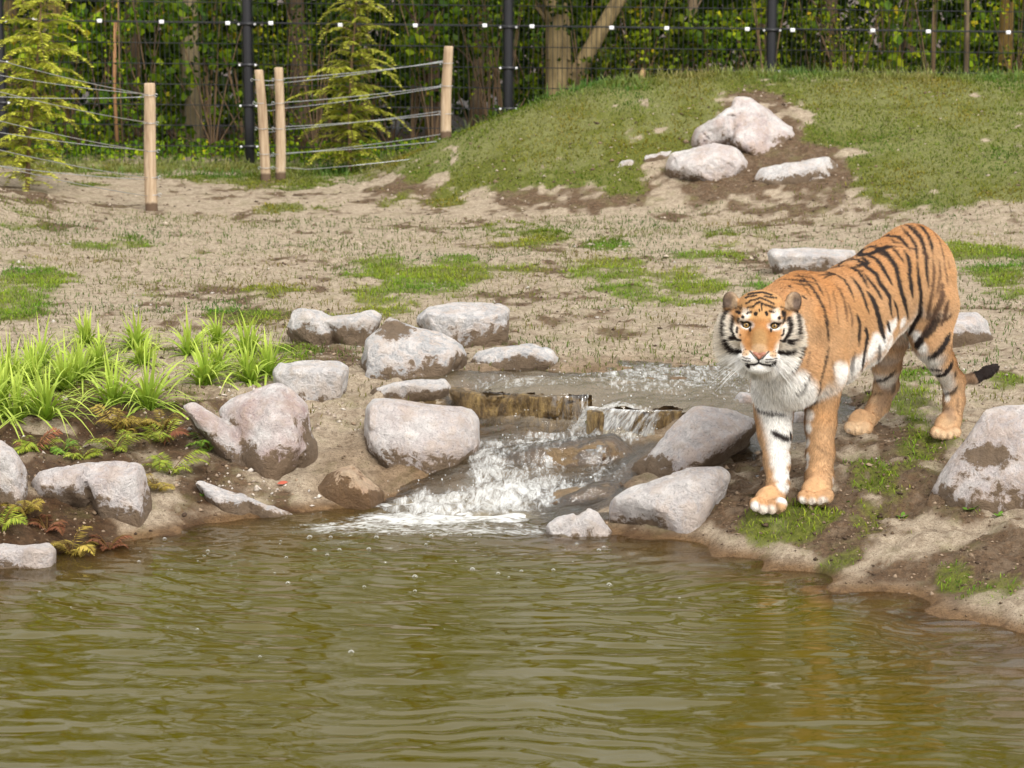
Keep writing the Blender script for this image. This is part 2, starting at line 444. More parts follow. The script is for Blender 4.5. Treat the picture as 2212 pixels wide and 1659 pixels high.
def grid_faces(nx, ny, keep=None):
    i = np.arange(nx - 1)[:, None] * ny; j = np.arange(ny - 1)[None]
    F = np.stack([i + j, i + ny + j, i + ny + j + 1, i + j + 1], -1).reshape(-1, 4)
    return F if keep is None else F[keep.ravel()]
def ground_material():
    t = NT('ground'); v = t.coord()
    a = t.attr('mask'); sep = t.node('SeparateColor'); t.l.new(a.outputs['Color'], sep.inputs[0])
    g, s, w = sep.outputs[0], sep.outputs[1], sep.outputs[2]
    n1 = t.noise(4, 8, .65, v); n2 = t.noise(38, 8, .7, v); n3 = t.noise(150, 5, .7, v)
    sand = t.mix(t.ramp(n2, (.3, 0), (.7, 1)), (.31, .240, .165), (.61, .505, .38))
    soil = t.mix(t.ramp(n2, (.3, 0), (.7, 1)), (.042, .026, .015), (.215, .135, .078))
    f = t.math('ADD', s, t.math('MULTIPLY', t.math('SUBTRACT', n1, .5), .9))
    f = t.math('ADD', f, t.math('MULTIPLY', t.math('SUBTRACT', n2, .5), 1.5), True)
    f = t.ramp(f, (.22, 0), (.75, 1))
    c = t.mix(f, sand, soil)
    mott = t.noise(13, 9, .72, v, .3)
    c = t.mix(t.math('MULTIPLY', t.ramp(mott, (.49, 0), (.60, 1)), .62), c, t.mix(n2, (.13, .09, .058), (.30, .225, .155)))
    c = t.mix(t.math('MULTIPLY', t.ramp(t.noise(5.5, 6, .7, v), (.52, 0), (.68, 1)), .40), c, (.20, .20, .075))
    crumbs = t.ramp(n3, (.55, 0), (.62, 1))
    c = t.mix(t.math('MULTIPLY', crumbs, .85), c, (.10, .068, .042))
    grit = t.ramp(n3, (.30, 1), (.345, 0))
    c = t.mix(t.math('MULTIPLY', grit, .5), c, (.58, .50, .42))
    moss = t.mix(t.ramp(n2, (.3, 0), (.7, 1)), (.055, .075, .010), (.19, .22, .026))
    gf = t.math('ADD', g, t.math('MULTIPLY', t.math('SUBTRACT', n2, .55), 1.3), True)
    gf = t.ramp(gf, (.25, 0), (.8, .8))
    c = t.mix(gf, c, moss)
    dark = t.mix(1.0, c, (.44, .32, .205), 'MULTIPLY')
    c = t.mix(w, c, dark)
    h = t.math('ADD', t.math('MULTIPLY', n2, 1.0), t.math('MULTIPLY', n3, .6))
    t.bump(h, .9, .022)
    r = t.math('SUBTRACT', .95, t.math('MULTIPLY', w, .45))
    return t.set(Base_Color=c, Roughness=r, Specular_IOR_Level=.2)
MAT_GROUND = ground_material()
ground = mk('ground', np.stack([GX, GY, GZ], -1).reshape(-1, 3), grid_faces(len(gx), len(gy)), MAT_GROUND,
            col=np.stack([gm, sm, wet], -1).reshape(-1, 3), smooth=True, attr='mask')
tag(ground, 'bare sandy ground with grass patches sloping to the pond', kind='structure')

# ================================================================== pond
FALL = PZ(1020, 1100, 0)                                    # foot of the cascade
def pond_wave(X, Y):
    r = np.hypot((X - FALL[0]) * .8, Y - FALL[1])
    a = np.exp(-r / 1.1)
    n = fbm(np.stack([X * 1.1, Y * 1.1, 0 * X], -1), 2, 31)
    warp = .10 * n + .05 * fbm(np.stack([X * 3, Y * 3, 0 * X], -1), 2, 37)
    z = .0050 * (a + .22) * np.sin(2 * math.pi * (r + warp) / .135) * (.6 + .5 * n)
    z += .0017 * np.sin(2 * math.pi * (Y + .22 * X + 2.2 * warp) / .105) * (.5 + .8 * vnoise(np.stack([X * .9, Y * 1.6, 0 * X + 3], -1), 5))
    z += .0046 * fbm(np.stack([X * 2.1, Y * 8.5, 0 * X], -1), 3, 77, .42)
    z += .0011 * fbm(np.stack([X * 7, Y * 24, 0 * X], -1), 2, 79)
    z += .010 * a * a * fbm(np.stack([X * 9, Y * 16, 0 * X], -1), 3, 83)
    return z
px_ = spaced((-9, -3.2, .3), (-3.2, 3.2, .016), (3.2, 9, .3)); py_ = spaced((1.0, 6.6, .3), (6.6, 8.5, .014), (8.5, 11.3, .012))
PX, PY = np.meshgrid(px_, py_, indexing='ij')
PH = height0(PX, PY)
PW = pond_wave(PX, PY)
keep = (PH[:-1, :-1] < .06) & (PY[:-1, :-1] < 11.25)
FOAM = [(980, 1090, 180, 20, 1.0), (1050, 1112, 150, 16, .9), (900, 1122, 170, 18, .8), (790, 1142, 170, 18, .6), (1000, 1145, 240, 18, .55), (900, 1175, 330, 26, .30), (700, 1195, 260, 26, .22), (1120, 1138, 90, 12, .5)]
foam = blobs([(x, y, rx, ry, s) for x, y, rx, ry, s in FOAM], PX, PY, .6, 0.0)
depth = np.clip(-PH, 0, 1)
def water_material():
    t = NT('pond_water'); v = t.coord(); a = t.attr('mask'); sep = t.node('SeparateColor'); t.l.new(a.outputs['Color'], sep.inputs[0])
    fo, dp = sep.outputs[0], sep.outputs[1]
    n = t.noise(2.2, 3, .5, v)
    mv = t.coord((30, 90, 1)); nf = t.ramp(t.noise(1.0, 6, .72, mv, .6), (.3, 0), (.7, 1))
    mv2 = t.coord((9, 20, 1)); nf2 = t.ramp(t.noise(1.0, 5, .65, mv2, 1.0), (.3, 0), (.7, 1))
    b1 = t.noise(1.0, 4, .6, t.coord((22, 60, 1)))
    bmp = t.node('Bump', Strength=.02, Distance=.008); t.put(bmp.inputs['Height'], b1)
    murk = t.mix(n, (.062, .049, .001), (.078, .061, .0016))
    d = t.node('BsdfDiffuse'); t.put(d.inputs[0], t.mix(t.ramp(dp, (0, 0), (.5, 1)), (.15, .10, .04), murk))
    tr = t.node('BsdfTransparent', Color=(.93, .85, .68))
    m1 = t.node('MixShader'); t.put(m1.inputs[0], t.ramp(dp, (0, .12), (.22, .55), (.6, 1))); t.l.new(tr.outputs[0], m1.inputs[1]); t.l.new(d.outputs[0], m1.inputs[2])
    gl = t.node('BsdfGlossy', Roughness=.008); t.l.new(bmp.outputs[0], gl.inputs['Normal'])
    fr = t.node('Fresnel', IOR=1.43); t.l.new(bmp.outputs[0], fr.inputs['Normal'])
    m2 = t.node('MixShader'); t.l.new(fr.outputs[0], m2.inputs[0]); t.l.new(m1.outputs[0], m2.inputs[1]); t.l.new(gl.outputs[0], m2.inputs[2])
    ff = t.math('SUBTRACT', t.math('ADD', t.math('MULTIPLY', fo, 1.05), t.math('MULTIPLY', t.math('ADD', nf, nf2), .5)), 1.0)
    ff = t.ramp(t.math('MULTIPLY', ff, 2.6, True), (0, 0), (1, .93))
    ff = t.math('MULTIPLY', ff, t.ramp(fo, (.02, 0), (.12, 1)))
    fd = t.node('BsdfDiffuse', Color=(.60, .60, .58))
    m3 = t.node('MixShader'); t.put(m3.inputs[0], ff); t.l.new(m2.outputs[0], m3.inputs[1]); t.l.new(fd.outputs[0], m3.inputs[2])
    t.l.new(m3.outputs[0], t.out.inputs[0])
    return t.m
MAT_POND = water_material()
pond = mk('pond_water', np.stack([PX, PY, PW], -1).reshape(-1, 3), grid_faces(len(px_), len(py_), keep), MAT_POND,
          col=np.stack([foam, np.clip(depth * 2, 0, 1), 0 * foam], -1).reshape(-1, 3), smooth=True, attr='mask')
tag(pond, 'rippled olive green pond with foam below the waterfall', kind='structure')

# ================================================================== boulders
def vnormals(V, Q):
    n = np.cross(V[Q[:, 2]] - V[Q[:, 0]], V[Q[:, 3]] - V[Q[:, 1]])
    N = np.zeros_like(V)
    for k in range(4): np.add.at(N, Q[:, k], n)
    return N / (np.linalg.norm(N, axis=1, keepdims=True) + 1e-12)
def hull_planes(pts):
    bm = bmesh.new()
    for p in pts: bm.verts.new(p)
    r = bmesh.ops.convex_hull(bm, input=bm.verts)
    bm.normal_update()
    pl = []
    c = np.mean(pts, axis=0)
    for f in bm.faces:
        n = np.array(f.normal); d = n @ np.array(f.verts[0].co)
        if n @ c - d > 0: n, d = -n, -d
        if not any(abs(n @ m - 1) < .004 and abs(d - e) < .01 for m, e in pl): pl.append((n, d))
    bm.free()
    return pl
def rock_material(name, wetness=0.0, tint=(1, 1, 1)):
    t = NT(name); v = t.coord()
    a = t.attr('mask'); sep = t.node('SeparateColor'); t.l.new(a.outputs['Color'], sep.inputs[0]); dirt, pink, grey = sep.outputs
    big = t.noise(3.2, 5, .6, v); mid = t.noise(16, 8, .72, v, .4); sp = t.noise(85, 5, .8, v); sp2 = t.noise(42, 6, .75, v)
    mid = t.ramp(mid, (.3, 0), (.7, 1))
    pale = t.mix(mid, (.58, .53, .505), (.86, .825, .80))
    rose = t.mix(mid, (.42, .29, .27), (.72, .58, .55))
    gr = t.mix(mid, (.36, .36, .365), (.72, .71, .71))
    c = t.mix(t.math('MULTIPLY', t.ramp(big, (.36, 0), (.56, 1)), pink), pale, rose)
    c = t.mix(t.math('MULTIPLY', t.ramp(mid, (.35, 1), (.6, 0)), grey), c, gr)
    c = t.mix(t.math('MULTIPLY', t.ramp(sp, (.36, 1), (.45, 0)), .55), c, (.16, .14, .14))
    c = t.mix(t.math('MULTIPLY', t.ramp(sp2, (.56, 0), (.64, 1)), .6), c, (.80, .77, .74))
    stain = t.ramp(t.math('ADD', big, t.math('MULTIPLY', mid, .5)), (.72, 0), (.86, 1))
    c = t.mix(t.math('MULTIPLY', stain, .35), c, (.36, .25, .15))
    f = t.math('ADD', dirt, t.math('MULTIPLY', t.math('SUBTRACT', t.math('ADD', t.math('MULTIPLY', mid, .55), t.math('MULTIPLY', sp2, .9)), .72), .9))
    f = t.ramp(f, (.44, 0), (.56, 1))
    soil = t.mix(sp2, (.085, .055, .031), (.25, .17, .10))
    c = t.mix(t.math('MULTIPLY', f, .93), c, soil)  # brown covers real soil and the painted shade of side faces
    c = t.mix(1.0, c, tint, 'MULTIPLY')
    h = t.math('ADD', t.math('MULTIPLY', mid, 1.0), t.math('ADD', t.math('MULTIPLY', sp2, .45), t.math('MULTIPLY', sp, .2)))
    t.bump(h, 1.0, .022)
    return t.set(Base_Color=c, Roughness=.85 - .6 * wetness, Specular_IOR_Level=.25 + .3 * wetness)
def ledge_material():
    t = NT('mossy_ledge'); n = t.noise(1.0, 7, .72, t.coord((34, 34, 9)), .5); n2 = t.noise(60, 5, .7, t.coord())
    c = t.ramp(n, (.30, (.022, .014, .007)), (.48, (.13, .08, .03)), (.66, (.34, .23, .085)))
    c = t.mix(t.math('MULTIPLY', t.ramp(n2, (.58, 0), (.70, 1)), .5), c, (.42, .32, .16))
    t.bump(t.math('ADD', n, t.math('MULTIPLY', n2, .4)), 1.0, .03)
    return t.set(Base_Color=c, Roughness=.3, Specular_IOR_Level=.5)
MAT_ROCK = rock_material('granite')
MAT_WETROCK = rock_material('wet_granite', .8, (.42, .31, .17))
def rock(label, hulls, base, T=None, dirt=.25, pink=.4, grey=.3, mat=None, name='boulder', res=52, rough=1.0, cat_='boulder', d0=None, noise_seed=None, soilspots=()):
    """hulls: list of dicts(o=outline px, r=ridge [(x,y,forward m)], T=thickness); base: picture point where its front foot meets the ground"""
    gh = ground_hit(*base)
    seed = int(abs(base[0] * 7 + base[1] * 13)) if noise_seed is None else noise_seed
    rr = random.Random(seed)
    planes = []; allp = []
    for h in hulls:
        o = np.array(h['o'], float)
        tol = .035 * max(np.ptp(o[:, 0]), np.ptp(o[:, 1]))
        while len(o) > 6:                                                # keep the corners that matter: broad flat faces
            a_, b_ = np.roll(o, 1, 0), np.roll(o, -1, 0); ab = b_ - a_
            dev = np.abs(ab[:, 0] * (o - a_)[:, 1] - ab[:, 1] * (o - a_)[:, 0]) / (np.hypot(ab[:, 0], ab[:, 1]) + 1e-6)
            if dev.min() > tol: break
            o = np.delete(o, dev.argmin(), 0)
        c = o.mean(0)
        w = (o[:, 0].max() - o[:, 0].min()) * gh[1] / FPX
        th = h.get('T') or T or .75 * w
        dd = (d0 or gh[1] + th * .45) + h.get('off', 0)
        pts = [P(x, y, dd) for x, y in o]
        top = o[:, 1].min(); bot = o[:, 1].max()
        for x, y in o:                                                   # back: smaller, lower
            q = c + (np.array([x, y]) - c) * .74; pts.append(P(q[0], q[1] + .12 * (bot - top), dd + th * .55))
        if 'r' in h:
            pts += [P(x, y, dd - f) for x, y, f in h['r']]
        else:
            for k, (x, y) in list(enumerate(o))[::2]:
                s = .62 + .16 * rr.random(); q = c + (np.array([x, y]) - c) * s
                pts.append(P(q[0], q[1] + .06 * (bot - top), dd - th * (.30 + .14 * rr.random())))
        low = [p for p in pts if p[2] < np.percentile([q[2] for q in pts], 45)]
        pts += [p - np.array([0, 0, .10]) for p in low]                  # bedded in the soil
        pts = np.array(pts); allp.append(pts); pl = hull_planes(pts)
        ex_ = np.ptp(pts, axis=0).max()
        for _ in range(3):                                              # chipped facets
            nv = np.array([rr.gauss(0, 1), rr.gauss(-.5, .8), abs(rr.gauss(.1, .8))]); nv /= np.linalg.norm(nv)
            pl.append((nv, (pts @ nv).max() - ex_ * rr.uniform(.015, .04)))
        planes.append(pl)
    A = np.concatenate(allp); lo, hi = A.min(0) - .05, A.max(0) + .05
    ext = hi - lo; st = ext.max() / res
    ax = [np.arange(lo[k], hi[k] + st, st) for k in range(3)]
    G = np.stack(np.meshgrid(*ax, indexing='ij'), -1)
    k = .055 * ext.max() * .5
    F = None
    for pl in planes:
        m = None
        acc = np.zeros(G.shape[:3])
        ds = [G @ n - d for n, d in pl]
        mx = np.max(ds, axis=0)
        kk = k * .16
        for e in ds: acc += np.exp(np.clip((e - mx) / kk, -30, 0))
        f = mx + kk * np.log(acc) - kk * .6
        if F is None: F = f
        else:
            hh = np.clip(.5 + .5 * (F - f) / (k * .6), 0, 1); F = F + (f - F) * hh - k * .6 * hh * (1 - hh)
    cr = np.abs(fbm(G * (4.2 / ext.max()) + seed * 1.7, 2, seed % 31))
    F += rough * (.006 * fbm(G * (3.2 / ext.max()) + seed, 2, seed % 97) + .013 * vnoise(G * 7.5 + seed, 3, True) + .006 * vnoise(G * 19 + seed, 4, True) + .003 * fbm(G * 40, 2, 5, .55) + .008 * (1 - sstep(0, .09, cr)) * ext.max() / .6)
    V, Q = surface_nets(F, *ax)
    e1 = V[Q[:, 1]] - V[Q[:, 0]]; e2 = V[Q[:, 2]] - V[Q[:, 0]]
    if (np.cross(e1, e2) * V[Q[:, 0]]).sum() < 0: Q = Q[:, ::-1]
    hz = height0(V[:, 0], V[:, 1])
    rel = (V[:, 2] - np.maximum(hz, gh[2] - .02)) / max(.05, (V[:, 2].max() - gh[2]))
    big = fbm(V * 5, 3, seed % 51) * .5
    face_shade = sstep(.2, -.7, vnormals(V, Q)[:, 2] - .55)  # faces not looking up: shade painted in as extra brown
    dirt_shade = dirt + .42 - rel * .95 + big * .6 + .22 * face_shade  # soil towards the foot, plus the painted face shading
    for sx, sy, r in soilspots:
        u, w = project(V); dirt_shade = np.maximum(dirt_shade, 1.0 - .6 * np.hypot((u - sx) / r, (w - sy) / (r * .55)))
    org = np.array([gh[0], gh[1] + .1, gh[2]])
    ob = mk(name, V - org, Q, mat or MAT_ROCK, col=np.stack([np.clip(dirt_shade, 0, 1), np.full(len(V), pink), np.full(len(V), grey)], -1), smooth=True, attr='mask')
    ob.location = org
    ob.data.set_sharp_from_angle(angle=math.radians(26))
    tag(ob, label, cat_, 'granite boulders round the pond and field')
    return ob
H = lambda *o, **k: dict(o=list(o), **k)
rock('pale boulder with a saddle-shaped notched top and muddy front, behind the speckled boulder', [
    H((620, 714), (630, 668), (640, 660), (657, 657), (690, 672), (735, 692), (720, 735), (660, 742)),
    H((690, 688), (740, 692), (765, 677), (805, 668), (828, 680), (812, 722), (790, 754), (735, 748))], (700, 748), T=.3, dirt=.42, pink=.15, grey=.6)
rock('squared grey boulder with a flat white top beside the speckled boulder', [
    H((896, 692), (925, 664), (950, 656), (1000, 650), (1045, 652), (1085, 657), (1102, 668), (1100, 740), (1010, 752), (960, 738), (920, 712),
      r=[(925, 680, .2), (1045, 690, .26), (1092, 678, .2), (1040, 750, .26), (1096, 742, .16), (950, 722, .2)])], (1020, 750), T=.5, dirt=.25, pink=.25, grey=.75)
rock('big sloping speckled grey boulder with a patch of soil on its top', [
    H((773, 815), (778, 770), (790, 735), (818, 700), (840, 685), (880, 690), (950, 712), (1000, 745), (1011, 770), (990, 800), (940, 815), (860, 822),
      r=[(800, 740, .2), (830, 712, .08), (900, 740, .2), (980, 765, .2), (790, 815, .24), (940, 812, .26), (870, 818, .28)])], (880, 822), T=.55, dirt=.12, pink=.25, grey=.9, soilspots=[(852, 712, 42)])
rock('long low blue-grey boulder on the gravel above the stream', [
    H((1010, 788), (1020, 757), (1045, 747), (1100, 748), (1140, 743), (1185, 752), (1210, 775), (1219, 806), (1160, 808), (1080, 802), (1030, 800))], (1110, 806), T=.34, dirt=.22, pink=.1, grey=.95)
rock('flat-topped white slab beside the sedge plants', [
    H((588, 802), (600, 779), (660, 776), (740, 778), (757, 788), (750, 835), (728, 878), (690, 868), (640, 862), (600, 838),
      r=[(596, 812, .1), (640, 800, .2), (735, 806, .2), (690, 866, .2), (728, 874, .16), (630, 850, .2)])], (690, 872), T=.45, dirt=.02, pink=.15, grey=.5)
rock('large rosy boulder with a low side wing, beside the muddy gully', [
    H((393, 874), (402, 868), (418, 869), (470, 897), (530, 940), (540, 1000), (500, 985), (460, 945), (420, 906), T=.3),
    H((470, 885), (500, 860), (540, 843), (590, 826), (625, 830), (655, 860), (672, 905), (688, 955), (682, 988), (640, 1014), (575, 1032), (545, 1016), (500, 985), (480, 940),
      r=[(520, 880, .12), (590, 862, .18), (645, 890, .16), (560, 960, .26), (650, 960, .24), (580, 1025, .26), (520, 980, .18)])], (580, 1030), T=.5, dirt=.22, pink=1.0, grey=.1)
rock('thin pale stone lying behind the big rounded boulder', [
    H((788, 864), (800, 840), (840, 825), (900, 817), (960, 820), (974, 836), (950, 856), (880, 862), (830, 866))], (880, 866), T=.3, dirt=.3, pink=.1, grey=.5)
rock('big rounded whitish boulder at the left edge of the waterfall', [
    H((776, 930), (785, 880), (805, 855), (840, 850), (900, 858), (970, 875), (1020, 882), (1035, 900), (1043, 940), (1040, 975), (1020, 1008), (960, 1014), (880, 1002), (800, 987), (780, 962),
      r=[(800, 885, .16), (850, 872, .14), (1000, 905, .18), (1030, 940, .16), (800, 950, .26), (900, 965, .32), (1000, 980, .28), (960, 1008, .28), (860, 992, .28)])], (920, 1010), T=.55, dirt=.1, pink=.5, grey=.2)
rock('tall pale boulder beside the black soil, leaning on the broad tapered boulder', [
    H((-60, 1000), (-40, 960), (0, 950), (30, 962), (50, 1000), (62, 1050), (56, 1088), (0, 1098), (-50, 1098))], (20, 1098), T=.35, dirt=.1, pink=.4, grey=.3)
rock('broad pinkish boulder tapering to a foot in the black soil', [
    H((66, 1042), (85, 1015), (130, 1005), (190, 1000), (205, 1050), (180, 1065), (120, 1062), (75, 1068), T=.3),
    H((150, 1006), (200, 998), (290, 990), (312, 1000), (330, 1050), (338, 1112), (320, 1152), (270, 1148), (235, 1132), (205, 1092), (165, 1050))], (285, 1150), T=.4, dirt=.10, pink=.6, grey=.3)
rock('low cream boulder standing in the pond edge below the red ferns', [
    H((-60, 1182), (0, 1168), (60, 1165), (105, 1172), (120, 1190), (123, 1220), (90, 1240), (0, 1255), (-60, 1258),
      r=[(-40, 1192, .12), (60, 1188, .14), (112, 1196, .1), (90, 1238, .12), (0, 1250, .16)])], (60, 1240), T=.3, d0=9.78, dirt=.22, pink=.4, grey=.2)
rock('ragged flat pale rock half buried at the waterline', [
    H((425, 1041), (460, 1055), (520, 1064), (560, 1085), (540, 1118), (475, 1128), (465, 1108), (450, 1072)),
    H((530, 1072), (560, 1085), (600, 1094), (640, 1110), (610, 1120), (540, 1118), T=.16)], (520, 1122), T=.24, dirt=.06, pink=.35, grey=.6)
rock('wet brown wedge-shaped rock at the foot of the gully', [
    H((742, 1004), (762, 1004), (800, 1030), (832, 1062), (834, 1095), (800, 1102), (690, 1104), (676, 1062), (705, 1022),
      r=[(750, 1015, .1), (790, 1070, .16), (800, 1098, .16), (700, 1060, .1)])], (760, 1102), T=.3, dirt=.5, pink=.6, grey=.1, name='boulder', mat=rock_material('damp_rock', .5, (.82, .66, .46)))
WETROCKS = []
WETROCKS.append(rock('wet brown boulder in the middle of the cascade with water pouring over', [
    H((1040, 1004), (1080, 965), (1150, 948), (1250, 938), (1330, 939), (1370, 960), (1386, 985), (1370, 1015), (1300, 1042), (1150, 1052), (1050, 1034),
      r=[(1090, 985, .12), (1180, 968, .16), (1300, 962, .16), (1360, 985, .14), (1280, 1035, .22), (1150, 1045, .22), (1070, 1025, .16)])], (1200, 1050), T=.4, dirt=.2, pink=.3, grey=.2, mat=MAT_WETROCK))
rock('long sloping brown-stained boulder at the right edge of the waterfall', [
    H((1362, 1012), (1395, 985), (1440, 940), (1475, 888), (1500, 872), (1545, 872), (1590, 882), (1630, 905), (1636, 928), (1600, 962), (1560, 992), (1450, 1024), (1390, 1034),
      r=[(1420, 985, .14), (1500, 905, .14), (1580, 900, .12), (1560, 960, .26), (1470, 1005, .24), (1610, 930, .16)])], (1480, 1020), T=.45, dirt=.30, pink=.55, grey=.4)
rock('bright white wedge-shaped boulder on the mud beside the waterfall', [
    H((1314, 1082), (1340, 1060), (1420, 1030), (1500, 1008), (1565, 1003), (1580, 1015), (1570, 1060), (1545, 1102), (1520, 1146), (1470, 1132), (1440, 1112), (1400, 1098), (1340, 1102),
      r=[(1340, 1076, .1), (1430, 1050, .14), (1540, 1024, .12), (1500, 1120, .2), (1430, 1100, .2), (1550, 1060, .12)])], (1480, 1138), T=.36, dirt=-.12, pink=.35, grey=.3)
rock('small cream triangular rock standing in the pond by the foam', [
    H((1200, 1166), (1232, 1118), (1270, 1093), (1293, 1103), (1328, 1154), (1322, 1180), (1250, 1184)),
    H((1176, 1136), (1205, 1112), (1240, 1104), (1255, 1120), (1235, 1168), (1200, 1162), T=.12, off=.06)], (1270, 1174), T=.2, dirt=.05, pink=.3, grey=.1)
WETROCKS.append(rock('low wet rock with water sheeting off, below the mid cascade boulder', [
    H((1120, 1107), (1150, 1082), (1200, 1057), (1300, 1042), (1350, 1046), (1345, 1075), (1260, 1100), (1200, 1114))], (1220, 1112), T=.3, dirt=.3, pink=.4, grey=.2, mat=MAT_WETROCK))
rock('small purple-grey rock between the long sloping boulder and the tiger', [
    H((1580, 888), (1585, 850), (1600, 843), (1640, 845), (1655, 862), (1650, 895))], (1610, 893), T=.2, dirt=.0, pink=.8, grey=.6)
rock('small pale rock on the mud between the tiger forelegs', [
    H((1705, 918), (1712, 892), (1735, 888), (1748, 900), (1745, 922))], (1725, 920), T=.12, dirt=.1, pink=.2, grey=.4)
rock('flat white-topped boulder on the grass behind the tiger back', [
    H((1656, 548), (1670, 535), (1720, 530), (1800, 532), (1850, 540), (1860, 575), (1800, 604), (1740, 600), (1680, 588), (1660, 568),
      r=[(1668, 552, .2), (1740, 550, .3), (1820, 556, .3), (1720, 595, .2), (1800, 600, .2)])], (1750, 602), T=.6, dirt=.22, pink=.3, grey=.6)
rock('rounded rosy grey boulder behind the tiger hind leg', [
    H((1948, 748), (1960, 705), (2000, 682), (2060, 670), (2110, 672), (2135, 690), (2149, 732), (2100, 752), (2000, 758))], (2080, 752), T=.4, dirt=.25, pink=.5, grey=.6)
rock('large brown-stained boulder on the bank beside the tiger hind paw', [
    H((2001, 1068), (2030, 1030), (2070, 960), (2105, 900), (2130, 876), (2170, 868), (2230, 870), (2300, 890), (2320, 1060), (2180, 1088), (2080, 1106), (2030, 1092),
      r=[(2040, 1050, .1), (2110, 960, .1), (2150, 905, .06), (2110, 1090, .24), (2180, 1020, .24), (2230, 1050, .26), (2220, 940, .16)])], (2100, 1104), T=.5, dirt=.18, pink=.6, grey=.3, soilspots=[(2135, 985, 60)])
rock('tall peaked rosy boulder on top of the mound pile', [
    H((1492, 297), (1500, 275), (1550, 245), (1583, 230), (1600, 290), (1560, 320), T=.7, off=.05),
    H((1570, 250), (1583, 230), (1587, 208), (1620, 207), (1660, 232), (1690, 255), (1737, 297), (1732, 318), (1650, 336), (1590, 330), (1550, 315),
      r=[(1600, 225, .1), (1640, 260, .3), (1590, 300, .45), (1650, 330, .5), (1710, 300, .3)])], (1620, 334), T=1.0, dirt=.0, pink=.8, grey=.2, rough=1.6)
rock('rounded pale pink boulder at the foot of the mound pile', [
    H((1437, 347), (1450, 330), (1490, 315), (1540, 308), (1590, 320), (1615, 345), (1626, 377), (1600, 394), (1520, 394), (1460, 387), (1440, 367))], (1540, 394), T=.7, dirt=-.05, pink=.5, grey=.1, rough=1.6)
rock('low white boulder with a muddy underside at the foot of the mound pile', [
    H((1622, 388), (1640, 360), (1690, 350), (1740, 340), (1790, 340), (1812, 360), (1811, 382), (1760, 400), (1680, 404), (1640, 398))], (1720, 402), T=.6, dirt=.2, pink=.1, grey=.4, rough=1.5)
rock('small pale stone slab leaning on the rounded pink mound boulder', [
    H((1380, 350), (1395, 335), (1430, 326), (1452, 328), (1455, 350), (1420, 352))], (1420, 353), T=.3, dirt=.1, pink=.4, grey=.2)
rock('little flat stone alone on the bare slope of the mound', [
    H((1320, 364), (1340, 350), (1362, 345), (1376, 352), (1370, 364))], (1345, 365), T=.25, dirt=.1, pink=.3, grey=.3)
# ledges the stream falls over
rock('mossy brown rock ledge under the upper stream lip', [
    H((962, 842), (985, 838), (1050, 848), (1120, 855), (1200, 858), (1285, 858), (1318, 872), (1325, 930), (1200, 916), (1120, 913), (1040, 902), (985, 880),
      r=[(970, 846, .03), (1050, 852, .06), (1100, 854, .10), (1150, 859, .07), (1230, 857, .10), (1270, 860, .05), (1150, 912, .05), (1090, 908, .09), (1240, 914, .09), (1280, 914, .06), (1030, 900, .06)], T=.5)], (1150, 912), d0=11.93, dirt=.9, pink=.2, grey=.2, mat=ledge_material(), rough=1.7, res=84, name='rock_ledge', cat_='rock ledge')
rock('dark wet rock ledge behind the falling water strands', [
    H((1268, 886), (1340, 889), (1400, 890), (1485, 886), (1490, 945), (1400, 952), (1330, 948), (1272, 940),
      r=[(1275, 890, .04), (1400, 893, .06), (1475, 890, .04), (1400, 946, .06), (1300, 942, .05)], T=.4)], (1380, 946), d0=11.555, dirt=.6, pink=.2, grey=.3, mat=ledge_material(), rough=.7, res=50, name='rock_ledge', cat_='rock ledge')
# ================================================================== tiger
ZK = .4236
def ZP(x, y): return 1497.6 + ZK * x, 449.3 + ZK * y       # tiger sheet position -> picture position
def T(x, y, d):
    return P(*ZP(x, y), d)
def tr(r, d): return r * ZK * d / FPX
BDIR = np.array([.587, .81, 0]); BDIR /= np.linalg.norm(BDIR)     # from chest to rump
LAT = np.array([BDIR[1], -BDIR[0], 0])                              # the tiger's left
prims = []                                                          # (kind, data, smooth k, group)
def chain(pts, k=1.0, sm=.045, grp='body'):
    q = [(T(x, y, d), tr(r, d)) for x, y, d, r in pts]
    for (a, ra), (b, rb) in zip(q[:-1], q[1:]):
        prims.append(('cone', (a, b, ra, rb, k), sm, grp))
def ell(c, r, ax=None, sm=.02, grp='head', sub=False):
    prims.append(('ell', (np.asarray(c), np.eye(3) if ax is None else ax, np.asarray(r), sub), sm, grp))
# trunk
chain([(540, 640, 10.36, 232), (640, 590, 10.46, 240), (830, 500, 10.68, 226), (990, 385, 10.86, 214), (1110, 300, 10.99, 205), (1180, 320, 11.06, 175)], 1.2, .06)
chain([(470, 510, 10.33, 130), (540, 470, 10.42, 130), (650, 500, 10.52, 120)], 1.25, .06)
chain([(600, 760, 10.36, 150), (720, 745, 10.48, 145), (850, 655, 10.64, 140), (980, 540, 10.82, 120)], 1.05, .06)
chain([(440, 800, 10.17, 150), (500, 840, 10.22, 160), (560, 800, 10.28, 160)], 1.0, .06)
chain([(350, 660, 10.1, 150), (420, 600, 10.2, 180), (510, 560, 10.33, 200)], 1.1, .06)
# near foreleg (its left), far foreleg (its right)
chain([(650, 620, 10.34, 140), (665, 820, 10.3, 118), (652, 960, 10.33, 88), (649, 1100, 10.31, 74), (648, 1250, 10.27, 65), (643, 1380, 10.22, 66), (632, 1440, 10.17, 56)], 1, .035)
chain([(430, 740, 10.22, 135), (405, 920, 10.25, 104), (411, 1040, 10.27, 92), (415, 1150, 10.24, 80), (427, 1300, 10.19, 60), (432, 1410, 10.15, 50), (418, 1460, 10.11, 50)], 1, .035)
